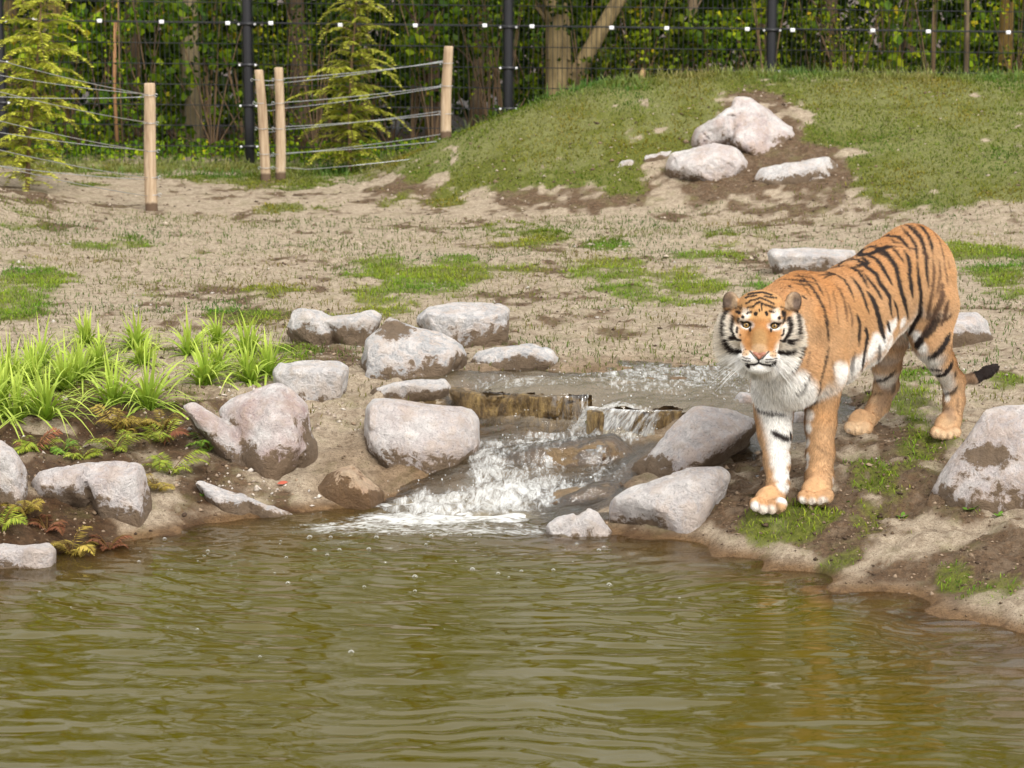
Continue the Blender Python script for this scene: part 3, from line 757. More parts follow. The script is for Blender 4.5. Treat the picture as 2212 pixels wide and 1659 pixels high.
# hind legs
chain([(1170, 380, 11.0, 175), (1205, 500, 10.97, 142), (1205, 600, 10.92, 112), (1215, 680, 10.9, 92), (1268, 790, 10.95, 64), (1325, 885, 11.06, 54), (1330, 980, 11.06, 48), (1318, 1080, 11.0, 50)], 1, .035)
chain([(1040, 520, 11.05, 130), (985, 700, 11.1, 90), (985, 800, 11.13, 70), (985, 905, 11.22, 56), (945, 1010, 11.2, 48), (895, 1075, 11.14, 46)], 1, .035)
# shoulder blade and haunch muscle
chain([(575, 440, 10.31, 72), (640, 590, 10.25, 98), (668, 740, 10.26, 94)], 1, .03)
chain([(1150, 330, 10.92, 105), (1222, 470, 10.88, 108)], 1, .04)
# tail
TAIL = [(1255, 270, 11.2, 50), (1265, 400, 11.32, 40), (1272, 600, 11.36, 34), (1268, 770, 11.36, 29), (1305, 856, 11.3, 25), (1375, 876, 11.25, 23), (1440, 866, 11.22, 26), (1500, 836, 11.22, 27), (1538, 814, 11.22, 22)]
chain(TAIL, 1, .02)
# paws
def paw(c, d, w, toes, r, dfwd, heel):
    m = tr(1, d)
    ell(T(c[0], c[1], d), np.array([w, heel, 88]) * m, None, .03, 'paw')
    for tx, ty in toes:
        chain([(tx * .6 + c[0] * .4, ty - 26, d - .02, r * .95), (tx, ty - 8, d - dfwd * .7, r), (tx, ty + 4, d - dfwd, r * .92)], 1, .010, 'paw')
paw((625, 1452), 10.15, 80, [(562, 1478), (600, 1485), (645, 1484), (688, 1474)], 29, .08, 46)
paw((388, 1500), 10.08, 80, [(318, 1516), (356, 1530), (402, 1530), (448, 1518)], 30, .08, 44)
paw((1290, 1125), 10.98, 66, [(1234, 1148), (1268, 1157), (1304, 1158), (1340, 1148)], 25, .07, 42)
paw((850, 1108), 11.1, 66, [(795, 1124), (826, 1134), (860, 1136), (892, 1126)], 25, .07, 38)
# head frame: x picture right, y up, z towards the camera
HO = T(342, 600, 9.90); HM = tr(1, 9.90)
hz = np.array([0, 0, CAM_H]) - HO; hz /= np.linalg.norm(hz)
hx = np.cross(np.array([0, 0, 1.0]), hz); hx /= np.linalg.norm(hx)
roll = math.radians(-1.0)
hy = np.cross(hz, hx)
hx, hy = hx * math.cos(roll) + hy * math.sin(roll), hy * math.cos(roll) - hx * math.sin(roll)
HR = np.stack([hx, hy, hz], 1)                                       # local -> world
def hw(p): return HO + HR @ (np.asarray(p, float) * HM)
def hell(c, r, sm=.018, sub=False, rot=None, sym=False):
    R = HR if rot is None else HR @ rot
    ell(hw(c), np.asarray(r) * HM, R, sm, 'head', sub)
    if sym:
        R2 = R
        if rot is not None:
            M = np.diag([-1.0, 1, 1]); R2 = HR @ (M @ rot @ M)
        ell(hw((-c[0], c[1], c[2])), np.asarray(r) * HM, R2, sm, 'head', sub)
def hcone(a, b, ra, rb, sm=.018):
    prims.append(('cone', (hw(a), hw(b), ra * HM, rb * HM, 1.0), sm, 'head'))
def rotm(ax, deg): return np.array(Matrix.Rotation(math.radians(deg), 3, ax))
hell((0, 45, -140), (150, 138, 165))
hell((0, 62, -70), (112, 88, 88))
hell((105, -38, -95), (78, 110, 95), sym=True)
hell((140, -60, -140), (58, 122, 66), .02, sym=True)
hell((-78, -135, -110), (62, 62, 70), .02)
hell((98, -150, -115), (70, 75, 70), .02)
hell((52, -105, 30), (46, 52, 52), .02, sym=True)
hcone((0, 40, -28), (0, -50, 35), 56, 52)
hcone((0, -50, 35), (0, -125, 92), 52, 44)
hell((88, -52, -18), (48, 44, 48), sym=True)
hell((46, -160, 80), (58, 45, 57), .012, sym=True)
hell((0, -214, 52), (58, 32, 52), .012)
hell((0, -175, 0), (95, 70, 100))
hell((74, 34, -8), (48, 24, 42), .012, sym=True)
hell((72, -1, 42), (33, 14, 46), .005, True, sym=True)                 # eye sockets
hell((0, -196, 135), (60, 5, 45), .006, True)                        # mouth line
er = rotm('Y', -28) @ rotm('Z', 16)
hell((-157, 118, -120), (45, 52, 24), .012, rot=er)
hell((-166, 124, -92), (31, 37, 20), .010, True, rot=er)
M_ = np.diag([-1.0, 1, 1]); er2 = M_ @ er @ M_
hell((166, 128, -120), (45, 52, 24), .012, rot=er2)
hell((174, 134, -92), (31, 37, 20), .010, True, rot=er2)

def eval_prims(pts, sel=None):
    """smooth union of all primitives at scattered points (n,3)"""
    F = np.full(len(pts), 1.0)
    for kind, data, sm, grp in prims:
        if sel and grp not in sel: continue
        f, sub = prim_sdf(kind, data, pts)
        F = combine(F, f, sm, sub)
    return F
def prim_sdf(kind, data, p):
    if kind == 'cone':
        a, b, ra, rb, k = data
        q = p
        if k != 1:
            q = p + ((k - 1) * (p @ LAT))[..., None] * LAT; a = a + (k - 1) * (a @ LAT) * LAT; b = b + (k - 1) * (b @ LAT) * LAT
        ab = b - a; t = np.clip(((q - a) @ ab) / (ab @ ab), 0, 1)
        return np.linalg.norm(q - a - t[..., None] * ab, axis=-1) - (ra + (rb - ra) * t), False
    c, R, r, sub = data
    q = (p - c) @ R
    k0 = np.linalg.norm(q / r, axis=-1); k1 = np.linalg.norm(q / (r * r), axis=-1) + 1e-9
    return k0 * (k0 - 1) / k1, sub
def combine(F, f, k, sub):
    if sub:
        h = np.clip(.5 - .5 * (F + f) / k, 0, 1)
        return F + (-f - F) * h + k * h * (1 - h)
    h = np.clip(.5 + .5 * (F - f) / k, 0, 1)
    return F + (f - F) * h - k * h * (1 - h)
pa, pb = [], []
for kind, data, sm, grp in prims:
    if kind == 'cone': c, r = [data[0], data[1]], max(data[2], data[3])
    else: c, r = [data[0]], data[2].max()
    pa += [x - r for x in c]; pb += [x + r for x in c]
lo, hi = np.min(pa, 0) - .05, np.max(pb, 0) + .05
hA, hB = HO + np.array([-.21, -.13, -.24]), HO + np.array([.21, .24, .20])
def axis(k, fine=.0052, coarse=.0088):
    return spaced((lo[k], hA[k], coarse), (hA[k], hB[k], fine), (hB[k], hi[k], coarse)) if lo[k] < hA[k] else spaced((lo[k], hB[k], fine), (hB[k], hi[k], coarse))
AX = [axis(0), axis(1), axis(2)]
FV = np.full([len(a) for a in AX], 1.0, np.float64)
for kind, data, sm, grp in prims:
    if kind == 'cone': A_, B_, r = np.minimum(data[0], data[1]), np.maximum(data[0], data[1]), max(data[2], data[3])
    else: A_ = B_ = data[0]; r = data[2].max()
    sl = tuple(slice(max(0, np.searchsorted(AX[k], A_[k] - r - sm - .03)), np.searchsorted(AX[k], B_[k] + r + sm + .03)) for k in range(3))
    g = np.stack(np.meshgrid(*[AX[k][sl[k]] for k in range(3)], indexing='ij'), -1)
    f, sub = prim_sdf(kind, data, g)
    FV[sl] = combine(FV[sl], f, sm, sub)
TV, TQ = surface_nets(FV, *AX)
del FV
e1 = TV[TQ[:, 1]] - TV[TQ[:, 0]]; e2 = TV[TQ[:, 2]] - TV[TQ[:, 0]]
if (np.cross(e1, e2) * (TV[TQ[:, 0]] - TV.mean(0))).sum() < 0: TQ = TQ[:, ::-1]
bvh = BVHTree.FromPolygons([Vector(v) for v in TV], [tuple(q) for q in TQ])
def refine(V, Q):
    n = len(V)
    e = np.sort(np.concatenate([Q[:, [k, (k + 1) % 4]] for k in range(4)]), axis=1)
    u, inv = np.unique(e[:, 0] * n + e[:, 1], return_inverse=True)
    mid = (V[u // n] + V[u % n]) / 2
    cen = V[Q].mean(1)
    m = [n + inv[k * len(Q):(k + 1) * len(Q)] for k in range(4)]; c = n + len(u) + np.arange(len(Q))
    V2 = np.vstack([V, mid, cen])
    Q2 = np.concatenate([np.stack([Q[:, k], m[k], c, m[(k + 3) % 4]], 1) for k in range(4)])
    # one round of relaxation keeps the skin smooth
    S = np.zeros_like(V2); W = np.zeros(len(V2))
    for k in range(4):
        np.add.at(S, Q2[:, k], V2[Q2[:, (k + 1) % 4]]); np.add.at(W, Q2[:, k], 1)
    return V2 * .5 + .5 * S / W[:, None], Q2
TV, TQ = refine(TV, TQ)
TN = vnormals(TV, TQ)
def cast(x, y):
    """picture position -> point on the tiger's skin"""
    r = Vector(rays(x, y)); h = bvh.ray_cast(Vector((0, 0, CAM_H)), r.normalized())
    if h[0] is not None and h[0].y < 11.6: return np.array(h[0])
    h = bvh.find_nearest(Vector(P(x, y, 10.7)))
    return np.array(h[0])
fA = lambda a, b: ((2960 + a * .28933) * .576, (800 + b * .28933) * .576)
fB = lambda a, b: ((3120 + a * .33755) * .576, (1100 + b * .33755) * .576)
fC = lambda a, b: ((2760 + a * .3977) * .576, (1300 + b * .3977) * .576)
SA, SB_, SC_ = .1667, .1944, .2291
MIR_C = T(830, 500, 10.68)
hl = (TV - HO) @ HR / HM                                              # head-local coordinates of every vertex
def gsel(g): return eval_prims(TV, g)
headd = gsel({'head'}); bodyd = gsel({'body'}); pawd = gsel({'paw'})
is_head = (headd < .012) & (hl[:, 2] > -260)
n_sp = fbm(TV * 60, 2, 3); n_lo = fbm(TV * 7, 3, 8)
ORANGE, DEEP, PALE, WHITE, BLACK, CREAM = [np.array(c) for c in ((.47, .250, .105), (.43, .185, .060), (.53, .36, .215), (.82, .79, .745), (.022, .015, .013), (.66, .47, .29))]
col = np.tile(ORANGE, (len(TV), 1))
def paint(w, c):
    global col
    w = np.clip(w, 0, 1)[:, None]; col = col * (1 - w) + np.asarray(c) * w
paint(sstep(.2, .95, TN[:, 2]) * .7, DEEP)
paint(sstep(.3, -.6, TN[:, 2]) * .5, PALE)
paint(sstep(.15, .05, TV[:, 2] - height0(TV[:, 0], TV[:, 1]) - .25) * .45, PALE)
paint(.25 * np.clip(n_lo, -1, 1) + .1, PALE)
paint(sstep(-.25, -.8, TN[:, 2]) * (pawd > .03), WHITE)
def blob(f, s, lst, c, soft=.45, mirror=False):
    for x, y, r, a in lst:
        p = cast(*f(x, y)); R = r * s * p[1] / FPX
        pts = [p]
        if mirror:
            m = p - 2 * ((p - MIR_C) @ LAT) * LAT; pts.append(np.array(bvh.find_nearest(Vector(m))[0]))
        for c0 in pts:
            d = np.linalg.norm(TV - c0, axis=1) / R
            paint(a * (1 - sstep(1 - soft, 1 + soft, d + .10 * n_lo)), c)
blob(fC, SC_, [(330, 420, 270, 1), (240, 330, 190, 1), (200, 450, 150, 1), (300, 560, 150, 1), (470, 470, 220, 1), (560, 330, 120, .9), (640, 420, 130, 1), (640, 520, 110, 1), (600, 300, 90, .7), (370, 680, 140, 1), (470, 720, 100, 1), (400, 820, 125, 1), (400, 950, 115, 1), (410, 1080, 95, 1), (430, 1200, 78, 1), (440, 1320, 62, 1), (445, 1440, 60, .95), (510, 640, 70, 1), (515, 760, 60, 1), (505, 900, 60, 1), (500, 1050, 55, 1), (490, 1200, 50, 1), (485, 1330, 45, 1), (150, 520, 80, .9), (130, 400, 90, .9),
               (690, 640, 60, .8), (680, 760, 48, 1), (675, 900, 46, 1), (672, 1040, 44, 1), (672, 1120, 40, .9), (930, 1130, 22, .9), (915, 1250, 30, .6), (170, 1500, 55, .8), (240, 1545, 60, .6), (330, 1550, 60, .5), (620, 1460, 45, .8), (720, 1470, 45, .6), (820, 1460, 50, .6)], WHITE)
blob(fC, SC_, [(215, 800, 45, .6), (270, 1000, 45, .6), (310, 1200, 45, .7), (320, 1350, 60, .8), (230, 1430, 80, .6), (760, 1330, 110, .5), (780, 1150, 80, .35)], np.array((.68, .40, .20)))
blob(fB, SB_, [(130, 900, 130, 1), (70, 820, 80, .8), (250, 820, 130, 1), (340, 740, 100, 1), (430, 640, 110, 1), (480, 520, 90, 1), (560, 560, 110, 1), (640, 400, 95, 1), (690, 330, 70, .9), (640, 560, 90, .9), (780, 320, 70, .9), (860, 400, 60, .95), (940, 470, 75, 1), (1000, 600, 70, 1), (1060, 740, 75, 1), (1100, 870, 60, .9), (1190, 960, 75, .95), (1260, 1080, 50, .9), (1280, 1160, 40, .9)], WHITE, mirror=True)
blob(fB, SB_, [(430, 880, 60, .8), (480, 1040, 50, .6), (470, 1180, 50, .5)], CREAM)
blob(fB, SB_, [(1290, 1300, 70, .75), (1330, 1380, 60, .5), (560, 1200, 80, .6), (600, 1090, 60, .6), (620, 780, 110, .55), (520, 1300, 60, .5)], np.array((.26, .17, .11)))
blob(fB, SB_, [(220, 1500, 110, .8), (330, 1480, 90, .7), (1180, 1560, 80, .8), (1290, 1580, 70, .8), (1370, 1540, 70, .8), (1280, 1450, 70, .4)], CREAM)
# -------- stripes: each a stroke laid on the skin, with its width
stripes = []
def stroke(f, s, pts, w, a=1.0, mirror=True, c=BLACK):
    pts = np.array(pts, float); seg = []
    for p0, p1 in zip(pts[:-1], pts[1:]):
        n = max(2, int(np.hypot(*(p1 - p0)) * s / 3)); seg += [p0 + (p1 - p0) * t for t in np.linspace(0, 1, n, endpoint=False)]
    seg.append(pts[-1])
    q = np.array([cast(*f(*p)) for p in seg]); L = len(q)
    t = np.linspace(0, 1, L); taper = np.minimum(1, .35 + 3.2 * np.minimum(t, 1 - t))
    ww = w * s * q[:, 1] / FPX * taper * .74
    for m in ((0, 1) if mirror else (0,)):
        qq = q
        if m: qq = np.array([np.array(bvh.find_nearest(Vector(p - 2 * ((p - MIR_C) @ LAT) * LAT))[0]) for p in q])
        lo_, hi_ = qq.min(0) - .04, qq.max(0) + .04
        idx = np.nonzero(((TV > lo_) & (TV < hi_)).all(1) & ~is_head)[0]
        if not len(idx): continue
        A32 = (TV[idx] - qq[0]).astype(np.float32); B32 = (qq - qq[0]).astype(np.float32)
        D2 = (A32 * A32).sum(1)[:, None] + (B32 * B32).sum(1)[None] - 2 * A32 @ B32.T
        d = (np.sqrt(np.maximum(D2, 0)) - ww[None].astype(np.float32)).min(1) - .28 * ww.mean() * n_sp[idx]
        wgt = np.zeros(len(TV)); wgt[idx] = a * (1 - sstep(-.0060, .0065, d))
        paint(wgt, c)
BROWN = np.array((.07, .035, .022))
for pts, w in [
    ([(620, 700), (700, 620), (760, 570), (820, 490)], 46), ([(890, 470), (960, 390), (1080, 340), (1150, 260), (1240, 190), (1340, 140), (1420, 115)], 50), ([(940, 320), (930, 400)], 42), ([(1050, 230), (1100, 220)], 25), ([(1150, 140), (1220, 150)], 30), ([(520, 710), (600, 700)], 25),
    ([(820, 550), (900, 525), (1010, 550), (1120, 600), (1190, 690), (1240, 780), (1290, 850), (1320, 920)], 54), ([(790, 590), (880, 610), (940, 650), (1010, 710), (1080, 760), (1120, 800), (1160, 900), (1230, 990), (1290, 1080), (1300, 1200), (1330, 1340)], 54),
    ([(740, 690), (830, 730), (890, 760), (940, 830), (980, 900), (1010, 960)], 38), ([(960, 780), (1020, 860), (1080, 930), (1140, 1010), (1190, 1110)], 38), ([(1010, 430), (1080, 440), (1180, 470), (1260, 540), (1320, 610), (1370, 700), (1400, 800), (1420, 900), (1440, 1000), (1480, 1120), (1510, 1230), (1530, 1350)], 58), ([(1110, 490), (1200, 540), (1300, 590)], 24),
    ([(1190, 280), (1290, 300), (1400, 310), (1460, 360), (1510, 420), (1550, 480)], 45), ([(1290, 320), (1350, 380), (1440, 390)], 25), ([(1320, 440), (1400, 530), (1470, 630)], 30), ([(1480, 490), (1530, 570), (1550, 680), (1550, 800), (1570, 930), (1590, 1080)], 54), ([(1450, 180), (1500, 250), (1580, 330), (1630, 430), (1650, 600)], 34),
    ([(1650, 640), (1660, 760), (1680, 900), (1700, 1060), (1690, 1180), (1670, 1300), (1630, 1400), (1580, 1510), (1540, 1590)], 60), ([(1450, 140), (1540, 170), (1620, 240), (1700, 340), (1740, 450), (1760, 570), (1770, 700), (1780, 830), (1800, 950)], 45), ([(1620, 130), (1720, 190), (1790, 290), (1830, 400), (1850, 520)], 38), ([(1560, 130), (1640, 220), (1720, 320)], 18),
    ([(370, 810), (450, 800), (520, 780), (600, 800), (700, 860), (760, 950), (810, 1060), (830, 1140)], 34), ([(800, 830), (870, 920), (930, 1020), (970, 1130), (1000, 1230), (1030, 1290)], 44), ([(1010, 1020), (1080, 1130), (1130, 1260), (1160, 1400), (1190, 1500), (1220, 1620)], 60), ([(870, 1300), (910, 1430), (890, 1560), (890, 1650)], 40), ([(970, 1470), (1000, 1560), (990, 1650)], 44),
    ([(1340, 1120), (1390, 1230), (1410, 1400)], 35), ([(1260, 1400), (1300, 1520)], 38), ([(90, 790), (190, 870), (290, 970), (360, 1080), (430, 1210), (470, 1350), (490, 1500), (500, 1650)], 30), ([(260, 800), (330, 880), (390, 980), (430, 1060)], 28), ([(90, 860), (180, 940), (270, 1060)], 16), ([(150, 1060), (210, 1110)], 28)]:
    stroke(fA, SA, pts, w)
for pts, w, a in [([(1740, 140), (1860, 240), (1940, 350), (1980, 500), (2010, 640)], 22, .85), ([(1960, 300), (2050, 400), (2090, 510)], 26, .9), ([(1850, 560), (1870, 750), (1860, 900), (1830, 1100), (1800, 1290), (1770, 1400)], 26, .85), ([(1930, 600), (1950, 800), (1920, 950), (1900, 1080)], 24, .8), ([(2000, 650), (2030, 800), (2050, 940)], 20, .8), ([(2050, 600), (2070, 720)], 16, .8),
                  ([(1975, 900), (1975, 1080), (1930, 1200), (1870, 1300), (1830, 1420), (1760, 1530), (1680, 1640)], 44, .9), ([(2050, 1130), (2010, 1280), (1970, 1440)], 40, .9), ([(2100, 1290), (2010, 1380)], 30, .9), ([(580, 920), (640, 990), (690, 1090), (720, 1200), (740, 1390)], 24, .85), ([(750, 1160), (790, 1270), (810, 1400), (800, 1480)], 26, .7), ([(450, 950), (500, 1080), (520, 1250)], 18, .6), ([(560, 1000), (580, 1150)], 18, .6), ([(600, 1150), (610, 1300), (640, 1450)], 22, .6)]:
    stroke(fA, SA, pts, w * 1.3, a, c=BROWN)
for pts, w, a in [([(260, 240), (300, 330), (310, 420), (290, 580)], 36, .85), ([(250, 660), (220, 780), (210, 890)], 44, .7), ([(520, 570), (520, 680), (510, 770)], 40, .8), ([(610, 310), (640, 420)], 36, .9), ([(375, 380), (385, 480), (365, 600), (350, 720), (320, 880)], 52, 1), ([(440, 60), (490, 180), (520, 300), (550, 400), (580, 530)], 50, .9),
                  ([(1010, 490), (930, 590)], 60, 1), ([(1190, 230), (1120, 370), (1010, 490)], 55, .9), ([(1310, 440), (1260, 540), (1200, 620), (1130, 680), (1070, 700)], 58, 1), ([(1300, 570), (1345, 570)], 25, 1), ([(1080, 830), (1150, 835), (1220, 840)], 36, 1), ([(1340, 740), (1310, 820), (1250, 890), (1140, 915)], 50, 1), ([(1370, 850), (1375, 920)], 28, .8), ([(1400, 1020), (1340, 1100), (1240, 1120)], 26, .9)]:
    stroke(fB, SB_, pts, w, a)
for pts, w, a in [([(460, 970), (560, 960), (640, 920), (710, 850)], 36, .95), ([(470, 1110), (560, 1110)], 20, .7), ([(690, 1000), (680, 1100)], 44, .6), ([(1240, 1210), (1290, 1300)], 30, .4), ([(1400, 1150), (1390, 1300)], 26, .4)]:
    stroke(fB, SB_, pts, w, a, False)
for pts, w, a in [([(190, 575), (270, 600), (350, 605), (470, 625)], 30, 1), ([(340, 790), (400, 830), (470, 860), (520, 870)], 42, 1), ([(510, 800), (520, 870)], 26, 1), ([(700, 220), (660, 310), (610, 400), (530, 460)], 18, .75), ([(690, 20), (670, 120), (640, 190)], 16, .6), ([(120, 280), (160, 380), (220, 450), (280, 490)], 14, .4), ([(250, 240), (300, 320)], 14, .35), ([(740, 920), (800, 965), (860, 1000)], 16, .45), ([(900, 330), (920, 250), (900, 120)], 14, .5),
                  ([(870, 0), (850, 100), (820, 230), (790, 320), (780, 400), (740, 510), (680, 580)], 22, .95)]:
    stroke(fC, SC_, pts, w, a, False)
for pts in [[(215, 1480), (228, 1550)], [(310, 1500), (312, 1565)], [(385, 1480), (388, 1545)], [(655, 1420), (650, 1475)], [(720, 1430), (722, 1480)], [(800, 1430), (810, 1478)]]:
    stroke(fC, SC_, pts, 13, .6, False, BROWN)  # forepaws: dark lines painted between the toes as shade in the gaps
for pts in [[(190, 1500), (200, 1560)], [(255, 1500), (262, 1565)], [(330, 1500), (335, 1560)], [(1150, 1540), (1150, 1600)], [(1210, 1560), (1205, 1620)], [(1285, 1560), (1288, 1625)], [(1350, 1550), (1360, 1610)]]:
    stroke(fB, SB_, pts, 12, .6, False, BROWN)  # hind paws: toe gaps darkened with painted shade lines
# tail rings
tp = np.array([T(x, y, d) for x, y, d, r in TAIL])
td = np.full(len(TV), 9.0); ts = np.zeros(len(TV)); acc_ = 0
for a, b in zip(tp[:-1], tp[1:]):
    ab = b - a; L = np.linalg.norm(ab); t = np.clip((TV - a) @ ab / (L * L), 0, 1); d = np.linalg.norm(TV - a - t[:, None] * ab, axis=1)
    m = d < td; td[m] = d[m]; ts[m] = acc_ + t[m] * L; acc_ += L
tailm = (td < .05) & (ts > .12)
paint(tailm * .8, np.array((.30, .20, .13)))
paint(tailm * np.maximum(sstep(.15, .45, np.sin(ts * 2 * math.pi / .115)), sstep(acc_ - .11, acc_ - .07, ts)), BLACK)
# -------- face, in the head's own frontal plane
fx = (342 + hl[:, 0] - 81.6) / .3278; fy = (600 - hl[:, 1] - 326.3) / .3278
fx = fx + 5 * n_sp; fy = fy + 5 * n_sp
front = is_head & (hl[:, 2] > -235)
def fpaint(w, c): paint(np.where(front, w, 0), c)
def fell(x, y, rx, ry, a=1.0, soft=.4):
    q = np.hypot((fx - x) / rx, (fy - y) / ry)
    return a * (1 - sstep(1 - soft, 1 + soft, q))
def fline(pts, w):
    d = np.full(len(TV), 1e3); pts = np.array(pts, float)
    if len(pts) == 1: d = np.hypot(fx - pts[0, 0], fy - pts[0, 1])
    for a, b in zip(pts[:-1], pts[1:]):
        ab = b - a; t = np.clip(((fx - a[0]) * ab[0] + (fy - a[1]) * ab[1]) / (ab @ ab), 0, 1)
        d = np.minimum(d, np.hypot(fx - a[0] - t * ab[0], fy - a[1] - t * ab[1]))
    return 1 - sstep(w * .58 - 7, w * .58 + 10, d)
fpaint(np.ones(len(TV)), np.array((.50, .27, .115)))
fpaint(np.maximum(sstep(-150, -195, hl[:, 1]), sstep(-85, -130, hl[:, 1]) * sstep(62, 95, np.abs(hl[:, 0]))), WHITE)
fpaint(fell(795, 560, 300, 260, .6), np.array((.60, .34, .14)))
FW = np.array((.76, .69, .59)); OCH = np.array((.36, .155, .045)); OCH2 = np.array((.36, .21, .085))
for x, y, rx, ry, a in [(250, 1000, 120, 280, .9), (230, 850, 90, 200, .5), (1400, 950, 130, 330, .9), (1360, 1250, 110, 200, .9), (300, 1180, 120, 120, .9), (400, 1000, 95, 170, .95), (330, 860, 60, 170, .8), (430, 1150, 90, 110, .9), (1200, 960, 90, 200, .95), (1270, 850, 60, 160, .8), (1150, 1120, 110, 110, .95), (1260, 1180, 100, 110, .9), (570, 665, 68, 78, .85), (510, 760, 62, 40, .8), (1025, 655, 68, 86, .85), (1080, 760, 70, 36, .8), (1000, 740, 50, 50, .7)]:
    fpaint(fell(x, y, rx, ry, a), FW)
fpaint(fell(560, 960, 110, 150, .9), np.array((.48, .25, .10))); fpaint(fell(1040, 960, 100, 150, .9), np.array((.48, .25, .10)))
fpaint(fell(795, 850, 150, 130, .85), OCH); fpaint(fell(640, 1050, 90, 190, .8), OCH); fpaint(fell(960, 1050, 90, 190, .8), OCH)
fpaint(fell(790, 1060, 120, 190, .9), OCH2); fpaint(fell(790, 1190, 110, 70, .7), PALE)
for x, y, rx, ry, a in [(660, 1320, 80, 80, .8), (620, 1370, 100, 60, .95), (720, 1370, 80, 70, 1), (930, 1320, 70, 80, .8), (970, 1370, 100, 60, .95), (860, 1370, 80, 70, 1), (790, 1500, 170, 60, .95), (790, 1440, 140, 40, .6)]:
    fpaint(fell(x, y, rx, ry, a), WHITE)
fpaint(fell(590, 1270, 60, 45, .9), PALE); fpaint(fell(1010, 1270, 60, 45, .9), PALE)
fpaint(fell(585, 835, 105, 68, .75), WHITE); fpaint(fell(1015, 840, 105, 68, .75), WHITE)
for pts, w in [([(590, 275), (700, 240), (850, 245), (1000, 275), (1100, 315)], 34), ([(580, 355), (700, 325), (800, 315), (900, 335), (960, 355)], 26), ([(540, 410), (620, 385), (710, 370)], 26), ([(840, 375), (950, 395), (1030, 400)], 26), ([(560, 505), (640, 455), (740, 425), (770, 405), (850, 430), (930, 465), (990, 500)], 26),
               ([(590, 575), (680, 545), (740, 490), (765, 470)], 30), ([(800, 490), (870, 520), (940, 540), (1005, 565)], 30), ([(790, 480), (812, 600)], 16), ([(765, 580), (772, 610)], 18), ([(715, 650), (716, 655)], 56), ([(878, 630), (892, 660)], 40), ([(580, 655), (610, 635), (650, 630)], 24), ([(930, 605), (1000, 630)], 28), ([(455, 660), (456, 662)], 54), ([(480, 600), (500, 585)], 26), ([(515, 710), (520, 712)], 42), ([(1080, 705), (1082, 707)], 44), ([(1130, 630), (1150, 690)], 46),
               ([(345, 670), (300, 750), (280, 850), (285, 960), (300, 1040)], 36), ([(395, 750), (372, 850), (370, 940), (400, 1020), (440, 1070), (500, 1080)], 28), ([(440, 880), (440, 960)], 24), ([(460, 740), (450, 800)], 18), ([(380, 1050), (385, 1060)], 56), ([(490, 995), (492, 997)], 22), ([(325, 1100), (360, 1160), (420, 1230), (500, 1250)], 50), ([(500, 540), (400, 620), (340, 680)], 14),
               ([(1200, 740), (1235, 830), (1235, 920), (1200, 1010), (1170, 1060)], 40), ([(1300, 720), (1320, 830), (1320, 930), (1320, 980)], 44), ([(1150, 730), (1150, 790)], 22), ([(1160, 880), (1155, 950), (1130, 975)], 24), ([(1230, 1075), (1235, 1085)], 56), ([(1120, 1060), (1160, 1080)], 26), ([(1320, 1040), (1250, 1060)], 26), ([(1100, 1240), (1180, 1230), (1240, 1210)], 52), ([(1350, 1180), (1340, 1300), (1300, 1400), (1220, 1480), (1180, 1560)], 60), ([(1100, 540), (1180, 600), (1260, 650)], 22),
               ([(650, 1235), (700, 1290), (740, 1335), (790, 1372)], 18), ([(935, 1235), (890, 1290), (850, 1335), (790, 1372)], 18), ([(790, 1370), (790, 1410)], 18), ([(600, 1430), (640, 1445), (720, 1445), (790, 1408), (860, 1440), (960, 1440), (1050, 1400)], 26), ([(605, 1440), (640, 1480)], 44), ([(970, 1450), (1040, 1440)], 36), ([(545, 1330), (600, 1345), (660, 1355)], 13), ([(540, 1370), (600, 1390), (660, 1395)], 13), ([(900, 1360), (1000, 1350), (1060, 1330)], 13), ([(900, 1395), (1000, 1390), (1060, 1370)], 13)]:
    fpaint(fline(pts, w), BLACK)
for x, y in [(550, 1230), (580, 1215), (560, 1260), (600, 1290), (540, 1290), (1040, 1215), (1010, 1240), (1050, 1250), (1000, 1290), (970, 1300), (1040, 1290)]:
    fpaint(fell(x, y, 10, 10, .8), BLACK)
for ex, s in ((580, -1), (1022, 1)):
    fpaint(fell(ex, 822, 80, 50, 1, .2), BLACK)
    fpaint(fline([(ex - 40 * s, 850), (ex - 56 * s, 890), (ex - 60 * s, 920)], 30), BLACK)
    fpaint(fline([(ex + 50 * s, 800), (ex + 80 * s, 780)], 18), BLACK)
    fpaint(fline([(ex - 45 * s, 870), (ex, 890), (ex + 60 * s, 865)], 18), WHITE)
# ears: dark backs and rims, pale grey inside
for ex, ey in ((-160, 122), (170, 132)):
    d = np.hypot((hl[:, 0] - ex) / 62, (hl[:, 1] - ey) / 66)
    em = is_head & (d < 1.05) & (hl[:, 1] > 78) & (np.abs(hl[:, 0]) > 122)
    paint(np.where(em, .9, 0), np.array((.30, .215, .155)))
    paint(np.where(em & (hl[:, 2] < -112), sstep(-108, -128, hl[:, 2]) * .9, 0), BLACK)
    paint(np.where(is_head, (1 - sstep(.35, .75, np.hypot((hl[:, 0] - ex - (8 if ex > 0 else -12)) / 44, (hl[:, 1] - ey + 14) / 50))) * .75, 0), np.array((.12, .085, .07)))
    paint(np.where(em, (1 - sstep(12, 30, np.abs(hl[:, 0] - ex + (30 if ex > 0 else -30)))) * .5, 0), np.array((.55, .40, .25)))
lowm = is_head & (hl[:, 2] < 75)
col = np.clip(col * (1 + .10 * n_sp[:, None]), 0, 1)
